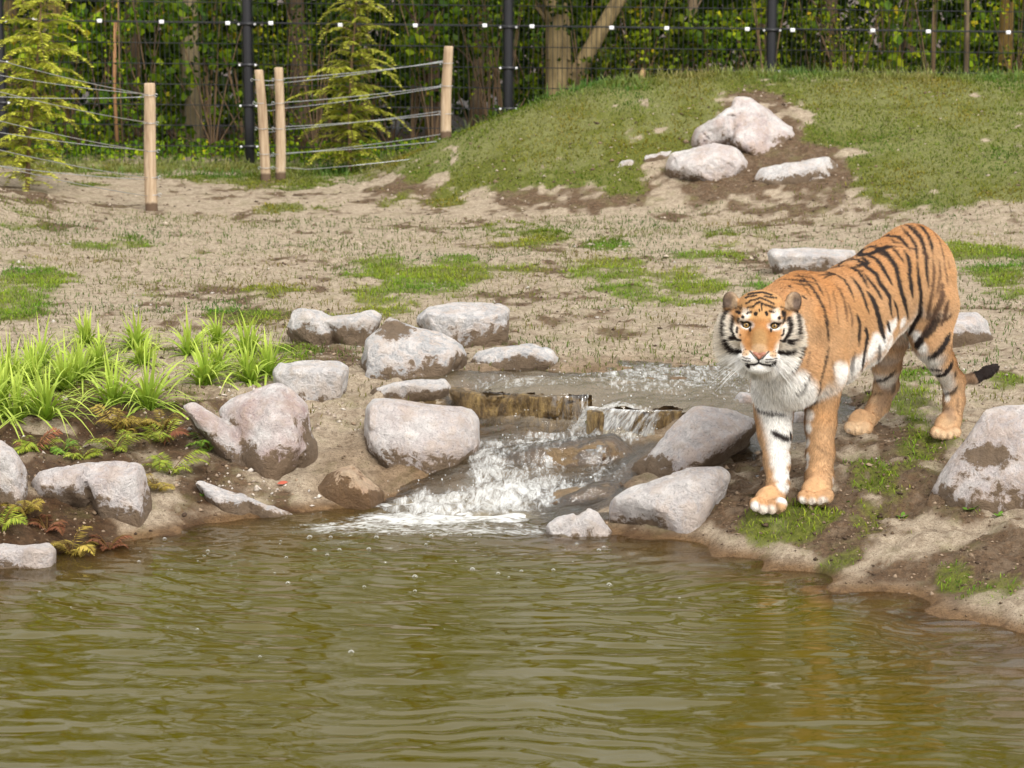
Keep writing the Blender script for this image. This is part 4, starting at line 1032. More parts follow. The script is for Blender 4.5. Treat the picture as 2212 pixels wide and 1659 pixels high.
def coat_material():
    t = NT('tiger_coat'); a = t.attr('Col'); n = t.noise(220, 3, .7, t.coord((1, 1, .4)))
    c = t.mix(1.0, a.outputs['Color'], t.mix(n, (.72, .72, .72), (1.18, 1.18, 1.18)), 'MULTIPLY')
    t.bump(n, .3, .004)
    return t.set(Base_Color=c, Roughness=.75, Specular_IOR_Level=.18)
MAT_COAT = coat_material()
org = T(850, 1300, 10.6); org[2] = height0(org[0], org[1])
tiger = empty('tiger', org)
tag(tiger, 'orange black striped tiger standing on the bank looking at the viewer', 'tiger')
body = mk('body', TV - org, TQ, MAT_COAT, tiger, col=col, smooth=True)
# -------- fur: short blades combed along the body
def fur():
    tri = np.concatenate([TQ[:, [0, 1, 2]], TQ[:, [0, 2, 3]]])
    ar = np.linalg.norm(np.cross(TV[tri[:, 1]] - TV[tri[:, 0]], TV[tri[:, 2]] - TV[tri[:, 0]]), axis=1)
    hd = is_head[tri[:, 0]]
    facing = (TN[tri[:, 0]] @ np.array([0, -1, .25])) > -.45
    w = ar * np.where(hd, 2.6, 1.0) * np.where(facing, 1, .3)
    n = 270000
    k = RNG.choice(len(tri), n, p=w / w.sum())
    u = RNG.random((n, 2)); fl = u.sum(1) > 1; u[fl] = 1 - u[fl]
    wt = np.stack([1 - u.sum(1), u[:, 0], u[:, 1]], 1)
    def itp(A): return (A[tri[k]] * wt[..., None]).sum(1)
    p, nn, c = itp(TV), itp(TN), itp(col); l = itp(hl)
    nn /= np.linalg.norm(nn, axis=1, keepdims=True)
    head = is_head[tri[k, 0]]; paw_ = pawd[tri[k, 0]] < .02
    zrel = p[:, 2] - height0(p[:, 0], p[:, 1])
    flow = np.tile(BDIR * .75 + np.array([0, 0, -.55]), (n, 1))
    leg = sstep(.55, .42, zrel)[:, None]
    flow = flow * (1 - leg) + np.array([0, 0, -1.0]) * leg
    hflow = np.stack([l[:, 0], l[:, 1] + 110, 0 * l[:, 0]], 1) @ HR.T
    hflow += 60 * (-hz)
    hflow /= np.linalg.norm(hflow, axis=1, keepdims=True) + 1e-9
    flow[head] = hflow[head]
    ln = np.full(n, .0125)
    chest = np.linalg.norm(p - cast(*fC(420, 420)), axis=1); ln += .013 * (1 - sstep(.10, .24, chest)) * ~head
    belly = sstep(-.1, -.7, nn[:, 2]) * (zrel > .38); ln += .012 * belly
    rl = np.hypot(l[:, 0], l[:, 1] + 40)
    ln = np.where(head, .005 + .046 * sstep(120, 190, rl) * sstep(110, 20, l[:, 1]) + .004 * sstep(60, 150, rl), ln)
    ln = np.where(head & (l[:, 2] > 20), .0045, ln)
    ln = np.where(paw_, .006, ln)
    ln *= RNG.uniform(.6, 1.25, n)
    tang = flow - (flow * nn).sum(1, keepdims=True) * nn
    tang /= np.linalg.norm(tang, axis=1, keepdims=True) + 1e-9
    d = tang * .92 + nn * RNG.uniform(.12, .38, n)[:, None] + RNG.normal(0, .12, (n, 3))
    ruff = head & (rl > 140) & (l[:, 1] < 60)
    d[ruff] += nn[ruff] * .35
    d /= np.linalg.norm(d, axis=1, keepdims=True)
    side = np.cross(d, nn); side /= np.linalg.norm(side, axis=1, keepdims=True) + 1e-9
    wd = np.where(head, .0009, .0011)[:, None]
    mid = p + d * ln[:, None] * .6
    tip = p + d * ln[:, None] + np.array([0, 0, -.12]) * ln[:, None]
    base = p - nn * .001
    V = np.stack([base - side * wd, base + side * wd, mid + side * wd * .7, tip, mid - side * wd * .7], 1).reshape(-1, 3)
    F = np.arange(n * 5).reshape(n, 5)
    v = RNG.uniform(.62, 1.30, (n, 1))
    cc = np.clip(np.stack([c * v * .95, c * v * .95, c * v * 1.03, c * v * 1.12, c * v], 1).reshape(-1, 3), 0, 1)
    o = mk('fur', V - org, F, MAT_FUR, tiger, col=cc, smooth=False)
    tag(o, kind='stuff')
def fur_material():
    t = NT('tiger_fur'); a = t.attr('Col')
    return t.set(Base_Color=a.outputs['Color'], Roughness=.65, Specular_IOR_Level=.2)
MAT_FUR = fur_material()
fur()
# -------- eyes, nose, whiskers
def ball(r, nu=24, nv=16):
    th = np.linspace(0, math.pi, nv); ph = np.arange(nu) * 2 * math.pi / nu
    V = np.stack([np.sin(th)[:, None] * np.cos(ph), np.sin(th)[:, None] * np.sin(ph), np.cos(th)[:, None] + 0 * ph], -1).reshape(-1, 3) * r
    i = np.arange(nv - 1)[:, None] * nu; j = np.arange(nu)[None]; k = (j + 1) % nu
    return V, np.stack([i + j, i + nu + j, i + nu + k, i + k], -1).reshape(-1, 4)
def eye_material():
    t = NT('tiger_eye'); a = t.attr('Col')
    return t.set(Base_Color=a.outputs['Color'], Roughness=.06, Specular_IOR_Level=.6)
MAT_EYE = eye_material()
for s in (-1, 1):
    V, F = ball(24 * HM, 40, 60)
    ang = np.degrees(np.arccos(np.clip(V[:, 2] / (24 * HM), -1, 1)))
    c = np.where((ang < 13)[:, None], (.006, .006, .006), np.where((ang < 36)[:, None], (.27, .155, .04), (.05, .03, .02)))
    c = np.where(((ang > 33) & (ang < 40))[:, None], (.05, .03, .01), c)
    cw = hw((s * 72, 0, -9))
    e = mk('eye', V @ HR.T + cw - org, F, MAT_EYE, tiger, col=c, smooth=True); e['label'] = 'amber eye with a round black pupil'
def small_sdf(pr, h, name, mat, parent, label=None):
    A = np.concatenate([[d[0] - max(d[2], d[3]), d[1] - max(d[2], d[3]), d[0] + max(d[2], d[3]), d[1] + max(d[2], d[3])] for d in pr])
    lo, hi = A.min(0) - 3 * h, A.max(0) + 3 * h
    ax = [np.arange(lo[k], hi[k], h) for k in range(3)]
    g = np.stack(np.meshgrid(*ax, indexing='ij'), -1); F = np.full(g.shape[:3], 1.0)
    for d in pr: F = combine(F, prim_sdf('cone', (*d, 1.0), g)[0], .006, False)
    V, Q = surface_nets(F, *ax)
    e1 = V[Q[:, 1]] - V[Q[:, 0]]; e2 = V[Q[:, 2]] - V[Q[:, 0]]
    if (np.cross(e1, e2) * (V[Q[:, 0]] - V.mean(0))).sum() < 0: Q = Q[:, ::-1]
    o = mk(name, V - org, Q, mat, parent, smooth=True)
    if label: o['label'] = label
    return o
MAT_NOSE = simple('nose_leather', (.32, .135, .085), .45, .4, 160, .3, .3, .001)
nz = 128
small_sdf([(hw((-28, -141, nz - 2)), hw((28, -141, nz - 2)), 8 * HM, 8 * HM), (hw((-18, -147, nz + 1)), hw((0, -164, nz - 2)), 9 * HM, 7 * HM), (hw((18, -147, nz + 1)), hw((0, -164, nz - 2)), 9 * HM, 7 * HM)], .0022, 'nose', MAT_NOSE, tiger, 'pink triangular nose')
MAT_WHISK = simple('whisker', (.85, .84, .82), .4, .3, 50, .05, .1, .0005)
wl_ = []
rw = random.Random(4)
for s in (-1, 1):
    for r in range(4):
        for q in range(3):
            a = np.array((s * (48 + 12 * q), -148 - 13 * r, 108 - 14 * q)); L = rw.uniform(110, 190)
            d = np.array((s * (.86 + .1 * rw.random()), -.22 - .16 * r + rw.uniform(-.1, .1), rw.uniform(-.1, .25)))
            t = np.linspace(0, 1, 7)[:, None]; pts = a + d * L * t + np.array((0, -42, -20)) * t * t
            wl_.append(tube(np.array([hw(x) for x in pts]) - org, np.linspace(.0007, .0003, 7), 4, False))
tag(mk('whiskers', *tubes_joined(wl_), MAT_WHISK, tiger), kind='stuff')
# ================================================================== plants on the bank
MAT_LEAF = leafmat('leaf')
MAT_GRASS = leafmat('grass_blade', .3, .55)
def blades(base, direc, length, width, droop, col0, col1, seg=4):
    """many arching blades at once: base (n,3), direc (n,3) start direction, length, width, droop (n,)"""
    n = len(base); t = np.linspace(0, 1, seg + 1)
    d = direc / np.linalg.norm(direc, axis=1, keepdims=True)
    p = base[:, None] + d[:, None] * (length[:, None] * t)[..., None]
    p[..., 2] -= (droop * length)[:, None] * t ** 2.2
    hor = d * np.array([1, 1, 0]); hor /= np.linalg.norm(hor, axis=1, keepdims=True) + 1e-9
    p += hor[:, None] * ((droop * length * .45)[:, None] * t ** 1.6)[..., None]
    side = np.stack([-hor[:, 1], hor[:, 0], 0 * hor[:, 0]], 1)
    a = RNG.uniform(-.9, .9, n); side = side * np.cos(a)[:, None] + np.stack([hor[:, 0], hor[:, 1], 0 * a], 1) * np.sin(a)[:, None]
    wp = np.clip(1 - t ** 2.5, .04, 1) * (.7 + .3 * np.sin(np.pi * np.clip(t * 1.2, 0, 1)))
    off = side[:, None] * (width[:, None] * wp * .5)[..., None]
    V = np.stack([p - off, p + off], 2).reshape(-1, 3)
    i = (np.arange(n) * (seg + 1) * 2)[:, None] + (np.arange(seg) * 2)[None]
    F = np.stack([i, i + 1, i + 3, i + 2], -1).reshape(-1, 4)
    c = col0[:, None] * (1 - t)[None, :, None] + col1[:, None] * t[None, :, None]
    return V, F, np.repeat(c, 2, axis=1).reshape(-1, 3)
f8 = lambda a, b: (.3611 * a, 668.2 + .3611 * b)
SEDGE = [(60, 450, 230), (100, 665, 300), (20, 590, 270), (240, 345, 220), (275, 650, 290), (395, 470, 220), (475, 430, 240), (590, 345, 190), (520, 205, 150), (685, 575, 265), (815, 235, 180), (850, 335, 170), (890, 600, 320), (1130, 270, 180), (1220, 450, 255), (1300, 205, 170), (1310, 365, 165), (1480, 265, 200), (1490, 435, 225), (1610, 390, 220), (190, 440, 210), (-60, 480, 260), (-50, 640, 280)]
for k, (a, b, h) in enumerate(SEDGE):
    g = ground_hit(*f8(a, b)); hm = h * .3611 * g[1] / FPX * 1.7
    n = RNG.integers(60, 80)
    az = RNG.uniform(0, 2 * math.pi, n); tilt = np.abs(RNG.normal(.42, .34, n)) + .04
    d = np.stack([np.sin(tilt) * np.cos(az), np.sin(tilt) * np.sin(az), np.cos(tilt)], 1)
    bs = np.stack([RNG.normal(0, .014, n), RNG.normal(0, .014, n), np.full(n, -.012)], 1)
    c = np.array((.20, .34, .022)) * RNG.uniform(.6, 1.15, (n, 1)); c2 = np.array((.58, .68, .14)) * RNG.uniform(.75, 1.2, (n, 1))
    V, F, C = blades(bs, d, hm * RNG.uniform(.65, 1.2, n), RNG.uniform(.012, .021, n), np.clip(tilt * 1.1 + RNG.uniform(-.05, .3, n), .08, 1.15), c, c2, 7)
    o = mk('sedge_plant', V, F, MAT_GRASS, col=C, smooth=True); o.location = g
    sz = 'tall' if h > 255 else 'medium' if h > 195 else 'small'
    where = 'along the sandy upper edge of the planting' if b < 300 and a < 1100 else 'beside the flat white slab' if a > 1400 else 'between the white slab and the dense clumps' if a > 1050 else 'above the ferns on the black soil' if b > 560 else 'in the middle of the dense clumps'
    tag(o, f'{sz} bright green sedge clump {where}', 'sedge', 'sedge clumps planted on the bank')
def frond(L, arch, seedv, c0, c1):
    """a fern frond along +X rising then arching, with paired leaflets"""
    r = np.random.default_rng(seedv); n = 22
    t = np.linspace(.08, 1, n)
    sx = L * t * (1 - .18 * t); sz = L * (arch * t - (arch + .12) * .75 * t ** 2.1)
    stem = np.stack([np.concatenate([[0], sx]), 0 * np.concatenate([[0], sx]), np.concatenate([[-.01], sz])], 1)
    tv, tf = tube(stem, np.linspace(.0022, .0007, n + 1), 3, False)
    parts = [(tv, tf, np.tile(np.array((.20, .12, .04)), (len(tv), 1)))]
    for k in range(n):
        l = L * .26 * math.sin(math.pi * min(1, (t[k] * .80 + .20))) ** .8 + .004
        for s in (-1, 1):
            a = np.array([sx[k], 0, sz[k]]); ang = math.radians(68 - 20 * t[k]) * s + r.normal(0, .08)
            d = np.array([math.cos(ang), math.sin(ang), -.22 + r.normal(0, .10)]); w = L * .021
            q = np.array([-d[1], d[0], 0])
            V = np.array([a, a + d * l * .4 + q * w, a + d * l, a + d * l * .4 - q * w])
            c = c0 + (c1 - c0) * r.random(); parts.append((V, np.array([[0, 1, 2, 3]]), np.tile(c, (4, 1))))
    return cat(parts)
FERN = [(210, 845, .17, 0), (490, 895, .13, 0), (690, 715, .17, 1), (690, 850, .19, 0), (975, 800, .19, 0), (980, 715, .15, 1), (1255, 845, .15, 2), (1020, 985, .20, 0), (140, 1225, .17, 1), (280, 1330, .14, 3), (425, 1470, .17, 1), (650, 1440, .13, 3), (10, 1310, .18, 0), (760, 740, .14, 1), (380, 860, .12, 2), (935, 1085, .12, 1)]
FCOL = [((.19, .28, .03), (.46, .50, .07)), ((.30, .25, .04), (.52, .38, .09)), ((.11, .25, .03), (.28, .42, .06)), ((.20, .07, .04), (.32, .14, .07))]
FLAB = ['yellow green fern on the black soil of the bank', 'browning yellow fern on the black soil of the bank', 'fresh green fern tucked beside the bank boulders', 'reddish brown fern low on the black soil by the water']
for k, (a, b, L, kind) in enumerate(FERN):
    L *= 1.0; g = ground_hit(*f8(a, b)); root = empty('fern', g)
    wh = 'below the sedge clumps' if b < 900 and a < 1100 else 'beside the large rosy boulder' if a > 1200 else 'between the broad pinkish and rosy boulders' if a > 900 else 'at the foot of the tall pale boulder' if b < 1260 else 'behind the low cream boulder'
    tag(root, FLAB[kind].split(' on ')[0].split(' tucked')[0].split(' low')[0] + ' on the soil ' + wh, 'fern', 'ferns planted on the bank')
    nf = 9
    for j in range(nf):
        c0, c1 = FCOL[kind if RNG.random() > .08 else 3]
        V, F, C = frond(L * RNG.uniform(.7, 1.15), RNG.uniform(.9, 1.6), k * 31 + j, np.array(c0) * RNG.uniform(.8, 1.1), np.array(c1) * RNG.uniform(.8, 1.2))
        o = mk('frond', V, F, MAT_GRASS, root, col=C)
        o.rotation_euler = (RNG.normal(0, .2), RNG.normal(-.05, .12), j * 2 * math.pi / nf + RNG.normal(0, .3))
# ---------------------------------------------------------------- short grass in the patches, sparse sprouts, seedlings
def scatter_grass(n, xr, yr, keepfn, hfun, wfun, c0, c1, name, label, seg=2, lean=.35):
    X = RNG.uniform(*xr, n); Y = RNG.uniform(*yr, n)
    lim = np.abs(X) < Y * .29 + .3
    X, Y = X[lim], Y[lim]
    k = keepfn(X, Y); sel = RNG.random(len(X)) < k; X, Y, k = X[sel], Y[sel], k[sel]; n = len(X)
    Z = height_f(X, Y) - .004
    az = RNG.uniform(0, 2 * math.pi, n); ti = np.abs(RNG.normal(lean, .2, n))
    d = np.stack([np.sin(ti) * np.cos(az), np.sin(ti) * np.sin(az), np.cos(ti)], 1)
    cv = RNG.random((n, 1)) ** 1.3; shade = RNG.uniform(.65, 1.2, (n, 1))
    ca = (np.array(c0[0]) * (1 - cv) + np.array(c0[1]) * cv) * shade; cb = (np.array(c1[0]) * (1 - cv) + np.array(c1[1]) * cv) * shade
    pn = fbm(np.stack([X * 1.7, Y * 1.3, 0 * X], -1), 3, 67)[:, None]; tint = 1 + np.clip(pn, -1, 1) * np.array([.45, .10, .35]) - .12 * np.abs(pn)
    ca, cb = np.clip(ca * tint, 0, 1), np.clip(cb * tint, 0, 1)
    V, F, C = blades(np.stack([X, Y, Z], 1), d, hfun(n, k, Y), wfun(n, Y), RNG.uniform(.1, .5, n), ca, cb, seg)
    o = mk(name, V, F, MAT_GRASS, col=C); tag(o, label, kind='stuff')
GREEN = (((.07, .12, .010), (.13, .16, .016)), ((.26, .46, .022), (.46, .56, .05)))
scatter_grass(270000, (-4.4, 4.6), (8.0, 17.8), lambda X, Y: masks_f(X, Y)[0] ** 1.6 * (height0_f(X, Y) > .02), lambda n, k, Y: RNG.uniform(.015, .060, n) * (.5 + .6 * k), lambda n, Y: RNG.uniform(.0035, .0065, n), GREEN[0], GREEN[1], 'grass', 'short bright grass growing in patches on the bare field')
scatter_grass(210000, (-7.0, 7.0), (17.8, 24.2), lambda X, Y: masks_f(X, Y)[0] ** 1.5 * (.55 + .45 * sstep(-.3, .4, fbm(np.stack([X * 3, Y * 3, 0 * X], -1), 3, 87))), lambda n, k, Y: RNG.uniform(.015, .055, n), lambda n, Y: RNG.uniform(.007, .012, n), (((.05, .07, .010), (.11, .105, .016))), (((.19, .27, .015), (.36, .36, .045))), 'grass', 'short mossy grass covering the mound and the fence line')
scatter_grass(96000, (-5.5, 5.5), (11.5, 20), lambda X, Y: .30 + .5 * sstep(.0, .5, fbm(np.stack([X * 2, Y * 2, 0 * X], -1), 3, 19)) * (height0_f(X, Y) > .3), lambda n, k, Y: RNG.uniform(.015, .06, n), lambda n, Y: RNG.uniform(.005, .0085, n), (((.08, .11, .02), (.13, .11, .04))), (((.15, .22, .03), (.26, .25, .08))), 'grass', 'thin sprouting grass scattered over the sandy field', lean=.25)
def crest(X, Y):
    return sstep(1.05, 1.3, height0_f(X, Y)) * sstep(22.3, 22.8, Y) + sstep(22.6, 23.6, Y) * .5 * (X < 0)
scatter_grass(32000, (-7.0, 7.0), (22.0, 24.3), crest, lambda n, k, Y: RNG.uniform(.04, .13, n) * RNG.choice([1, 1, 1, 1.8], n), lambda n, Y: RNG.uniform(.006, .011, n), (((.08, .12, .02), (.14, .16, .04))), (((.24, .33, .07), (.42, .44, .18))), 'grass', 'taller grass fringe along the crest and the black fence', 3, .4)
# ---------------------------------------------------------------- crumbs of soil, pebbles
def crumbs(n, xr, yr, keepfn, size, cols, name, label, mat):
    X = RNG.uniform(*xr, n); Y = RNG.uniform(*yr, n); lim = np.abs(X) < Y * .28 + .2; X, Y = X[lim], Y[lim]
    sel = RNG.random(len(X)) < keepfn(X, Y); X, Y = X[sel], Y[sel]; n = len(X)
    Z = height_f(X, Y)
    oct_ = np.array([(1, 0, 0), (0, 1, 0), (-1, 0, 0), (0, -1, 0), (0, 0, 1), (0, 0, -1)], float)
    fo = np.array([(0, 1, 4), (1, 2, 4), (2, 3, 4), (3, 0, 4), (1, 0, 5), (2, 1, 5), (3, 2, 5), (0, 3, 5)])
    s = size(n, Y)
    V = oct_[None] * RNG.uniform(.55, 1.25, (n, 6, 1)) * s[:, None, None] * np.array([1, 1, .62]) + RNG.normal(0, .18, (n, 6, 3)) * s[:, None, None]
    a = RNG.uniform(0, 6.28, n); ca, sa = np.cos(a)[:, None], np.sin(a)[:, None]
    V = np.stack([V[..., 0] * ca - V[..., 1] * sa, V[..., 0] * sa + V[..., 1] * ca, V[..., 2]], -1)
    V += np.stack([X, Y, Z + s * .15], 1)[:, None]
    F = (np.arange(n)[:, None, None] * 6 + fo[None]).reshape(-1, 3)
    c = np.array(cols)[RNG.integers(0, len(cols), n)] * RNG.uniform(.75, 1.2, (n, 1))
    o = mk(name, V.reshape(-1, 3), F, mat, col=np.repeat(c, 6, 0)); tag(o, label, kind='stuff')
def attr_mat(name, rough=.9):
    t = NT(name); a = t.attr('Col'); n = t.noise(90, 4, .7, t.coord()); t.bump(n, .5, .004)
    return t.set(Base_Color=t.mix(1.0, a.outputs['Color'], t.mix(n, (.7, .7, .7), (1.25, 1.25, 1.25)), 'MULTIPLY'), Roughness=rough, Specular_IOR_Level=.2)
MAT_CRUMB = attr_mat('soil_crumb')
dry = lambda X, Y: (height0_f(X, Y) > .015) * 1.0
crumbs(80000, (-3.4, 3.8), (8.0, 17), lambda X, Y: dry(X, Y) * (.05 + .8 * masks_f(X, Y)[1]) * .7, lambda n, Y: RNG.gamma(1.8, .0026, n) + .0025, [(.12, .08, .05), (.2, .14, .09), (.07, .045, .03), (.3, .22, .15)], 'soil_crumbs', 'dark crumbs of soil strewn over the bank', MAT_CRUMB)
crumbs(26000, (-3.6, 3.8), (8.0, 18), lambda X, Y: dry(X, Y) * .5 * sstep(-.1, .5, fbm(np.stack([X * 1.4, Y * 1.4, 0 * X], -1), 3, 29)), lambda n, Y: RNG.gamma(1.5, .0030, n) + .0025, [(.44, .38, .32), (.36, .29, .23), (.52, .47, .42), (.28, .21, .15)], 'pebbles', 'pale pebbles and grit strewn over the ground', MAT_CRUMB)
crumbs(40000, (-5.6, 5.6), (16, 22.5), lambda X, Y: (.05 + .45 * masks_f(X, Y)[1]) * .7, lambda n, Y: RNG.gamma(1.8, .0035, n) + .004, [(.14, .095, .06), (.22, .155, .10), (.09, .06, .04), (.45, .37, .29)], 'soil_crumbs', 'crumbs of soil strewn over the far field and mound foot', MAT_CRUMB)
# pebble spills in the gully and beside the slabs
def spill(x, y, n, spread, label):
    g = ground_hit(x, y)
    def kf(X, Y): return np.exp(-((X - g[0]) ** 2 + ((Y - g[1])) ** 2) / (2 * spread ** 2))
    crumbs(n, (g[0] - 3 * spread, g[0] + 3 * spread), (g[1] - 3 * spread, g[1] + 3 * spread), kf, lambda n, Y: RNG.gamma(2.2, .0035, n) + .003, [(.5, .43, .36), (.42, .34, .27), (.56, .5, .44), (.27, .2, .14)], 'pebbles', label, MAT_CRUMB)
spill(715, 900, 260, .11, 'pebbles in the muddy gully below the white slab')
spill(585, 1065, 240, .10, 'pebbles beside the ragged flat rock')
spill(1150, 815, 200, .12, 'gravel in front of the long blue-grey boulder')
spill(480, 845, 160, .10, 'pebbles above the rosy boulder')
spill(1760, 900, 260, .14, 'gravel behind the tiger forelegs')
# a fallen red leaf and clods
def leaf_shape(L, W):
    t = np.linspace(0, 1, 7); w = np.sin(np.pi * t) ** .8 * W
    V = np.concatenate([np.stack([t * L, w, .25 * w + .15 * L * (t - .5) ** 2], 1), np.stack([t * L, -w, .25 * w + .15 * L * (t - .5) ** 2], 1)])
    F = np.array([(i, i + 1, i + 8, i + 7) for i in range(6)])
    return V, F
g = ground_hit(612, 1051)
V, F = leaf_shape(.055, .016)
o = mk('fallen_leaf', V, F, simple('red_leaf', (.42, .10, .06), .6, .3), smooth=True); o.location = g + np.array([-.03, 0, .012]); o.rotation_euler = (.3, -.1, .3)
tag(o, 'single red fallen leaf lying on the muddy gully edge', 'leaf')
# small weeds with broad leaves
for k, (x, y, s) in enumerate([(2095, 1105, .05), (1830, 1090, .03), (440, 1075, .03), (1680, 660, .05), (2160, 1120, .04), (820, 815, .03), (1950, 1120, .035), (1110, 775, .03)]):
    g = ground_hit(x, y); root = empty('weed', g); tag(root, 'tiny broad-leaved weed seedling sprouting from bare soil', 'weed', 'weed seedlings')
    for j in range(5):
        V, F = leaf_shape(s * RNG.uniform(.7, 1.2), s * .28)
        C = np.tile(np.array((.12, .24, .03)) * RNG.uniform(.8, 1.3), (len(V), 1))
        o = mk('leaf', V, F, MAT_GRASS, root, col=C, smooth=True); o.rotation_euler = (0, -RNG.uniform(.2, .8), j * 1.256 + RNG.normal(0, .2)); o.location = (0, 0, .004)
# ================================================================== wooden posts and wires
MAT_WIRE = simple('galvanised_wire', (.46, .47, .48), .4, .5, 60, .15, .1, .0005, .6)
def wood_material():
    t = NT('debarked_post'); v = t.coord((14, 14, 1.6)); n = t.noise(1.0, 7, .65, v, .8); n2 = t.noise(1.0, 4, .6, t.coord((60, 60, 3)))
    k = t.noise(1.0, 3, .5, t.coord((7, 7, 5)))
    c = t.ramp(n, (.25, (.20, .125, .07)), (.5, (.46, .34, .225)), (.75, (.62, .50, .37)))
    c = t.mix(t.math('MULTIPLY', t.ramp(k, (.63, 0), (.7, 1)), .6), c, (.12, .07, .04))
    c = t.mix(t.math('MULTIPLY', t.ramp(n2, (.35, 1), (.5, 0)), .35), c, (.16, .10, .06))
    a = t.attr('Col'); f = t.math('ADD', a.outputs['Fac'], t.math('MULTIPLY', t.math('SUBTRACT', n, .5), .5))
    c = t.mix(t.ramp(f, (.45, 0), (.6, 1)), c, (.13, .085, .055))
    t.bump(n, .5, .01)
    return t.set(Base_Color=c, Roughness=.8, Specular_IOR_Level=.2)
MAT_WOOD = wood_material()
def post(base, top, r, label, wires=(), lean=0.0):
    g = ground_hit(*base); tp = P(top[0], top[1], g[1] + lean)
    n = 20; t = np.linspace(-.18, 1, n)
    ax = g[None] + (tp - g)[None] * t[:, None]; L = np.linalg.norm(tp - g)
    ax[:, 0] += .012 * np.sin(t * 3.1 + base[0]); ax[:, 1] += .01 * np.sin(t * 4.3 + base[1])
    m = 14; a = np.arange(m) * 2 * math.pi / m
    rad = r * (1.08 - .16 * t)[:, None] * (1 + .05 * vnoise(np.stack([np.cos(a)[None] * 1.2 + 0 * t[:, None], np.sin(a)[None] * 1.2 + 0 * t[:, None], t[:, None] * 3 + base[0] + 0 * a[None]], -1), 3))
    V = np.stack([ax[:, 0, None] + rad * np.cos(a), ax[:, 1, None] + rad * np.sin(a), ax[:, 2, None] + 0 * a], -1)
    ring = V[-1] * np.array([1, 1, 1]); c0 = ring.mean(0)
    cap = c0 + (ring - c0) * .86 + np.array([0, 0, .006]); V[-1] -= np.array([0, 0, .004])
    V = np.concatenate([V.reshape(-1, 3), cap, [cap.mean(0)]])
    i = np.arange(n)[:, None] * m; j = np.arange(m)[None]; k = (j + 1) % m
    Q = np.stack([i + j, i + k, i + m + k, i + m + j], -1).reshape(-1, 4)
    b = n * m; Tt = np.stack([b + np.arange(m), b + (np.arange(m) + 1) % m, np.full(m, b + m)], -1)
    hgt = (V[:, 2] - g[2]); dirt = np.clip(1.05 - hgt / .14, 0, 1)
    o = mk('wooden_post', V - g, [Q, Tt], MAT_WOOD, col=np.stack([dirt] * 3, -1), smooth=True); o.location = g
    tag(o, label, 'post', 'debarked wooden fence posts')
    for wy in wires:
        f = (base[1] - wy) / (base[1] - top[1]); c = (tp - g) * f
        a2 = np.linspace(0, 2 * math.pi, 15)
        lp = np.stack([r * 1.12 * np.cos(a2), r * 1.12 * np.sin(a2), 0 * a2], 1) + c
        e = mk('wire_loop', *tube(lp, .0028, 5), MAT_WIRE, o, smooth=True)
        s = 1 if base[0] < 500 else -1
        a3 = np.linspace(0, 5.2, 9)
        lp = np.stack([s * (r + .016) + .013 * np.cos(a3), -.02 + 0 * a3, .013 * np.sin(a3)], 1) + c
        mk('wire_eye', *tube(lp, .003, 5), MAT_WIRE, o, smooth=True)
    return g, tp
pA = post((331, 456), (320, 181), .052, 'thick wooden post with twisted wire ends standing by the young hemlock at the field edge', [205, 265, 325, 382, 420])
pB = post((577, 390), (557, 152), .047, 'leaning wooden post with knots, in front of the black fence post', [172, 222, 277, 332, 362])
pC = post((604, 388), (604, 147), .048, 'upright wooden post touching the leaning post beside it', [172, 222, 277, 332, 362])
pD = post((965, 300), (968, 101), .050, 'wooden post standing at the foot slope of the grassy mound', [136, 185, 245, 302])
def wire(pts, label, r=.0032, group=None, sag=0.0):
    p = np.array(pts, float); out = []
    for a, b in zip(p[:-1], p[1:]):
        t = np.linspace(0, 1, 10)[:, None]; q = a + (b - a) * t; q[:, 2] -= sag * 4 * (t * (1 - t))[:, 0]; out.append(q)
    q = np.concatenate(out); keepi = np.concatenate([[True], np.linalg.norm(np.diff(q, axis=0), axis=1) > 1e-5]); q = q[keepi]
    o = mk('fence_wire', *tube(q - q[0], r, 5), MAT_WIRE, smooth=True); o.location = q[0]
    tag(o, label, 'wire', group)
dA, dC, dD = pA[0][1], pC[0][1], pD[0][1]
W1 = 'grey wire strung from the thick wooden post past the young hemlock'
for y0, y1, dl in [(126, 205, 15.5), (195, 265, 15.5), (258, 327, 15.5), (322, 384, 15.5), (356, 424, 15.5), (152, 204, 18.5), (206, 209, 20.5), (276, 325, 18.5), (350, 388, 18.5)]:
    wire([P(-60, y0 - 12 * (dl < 17), dl), P(322, y1, dA)], f"{'near' if dl < 17 else 'far'} grey wire meeting the thick wooden post {'at its top' if y1 < 215 else 'at its upper third' if y1 < 300 else 'at its middle' if y1 < 350 else 'low down' if y1 < 400 else 'at its foot'}", .0034 if dl < 17 else .003, 'wires at the thick wooden post', .02)
W2 = 'grey wire strung between the upright post and the mound post'
for y0, y1, dd in [(170, 133, 0), (180, 130, .25), (222, 184, 0), (235, 186, .25), (274, 245, 0), (281, 238, .25), (331, 303, 0), (334, 288, .25)]:
    wire([P(562, y0 + 2, dC + dd), P(604, y0, dC + dd * .9), P(966, y1, dD + dd)], f"{'front' if dd == 0 else 'back'} {['top', 'second', 'third', 'fourth'][min(3, int((y0 - 165) / 52))]} grey wire between the upright post and the mound post", .0034, 'wires between the upright post and the mound post', .015)
wire([P(565, 361, dC), P(604, 361, dC), P(665, 366, dC - .2), P(760, 358, dD - .3), P(880, 345, dD - .2), P(965, 318, dD)], 'lowest grey wire kinked above the grass between the posts', .0034, 'wires between the upright post and the mound post')

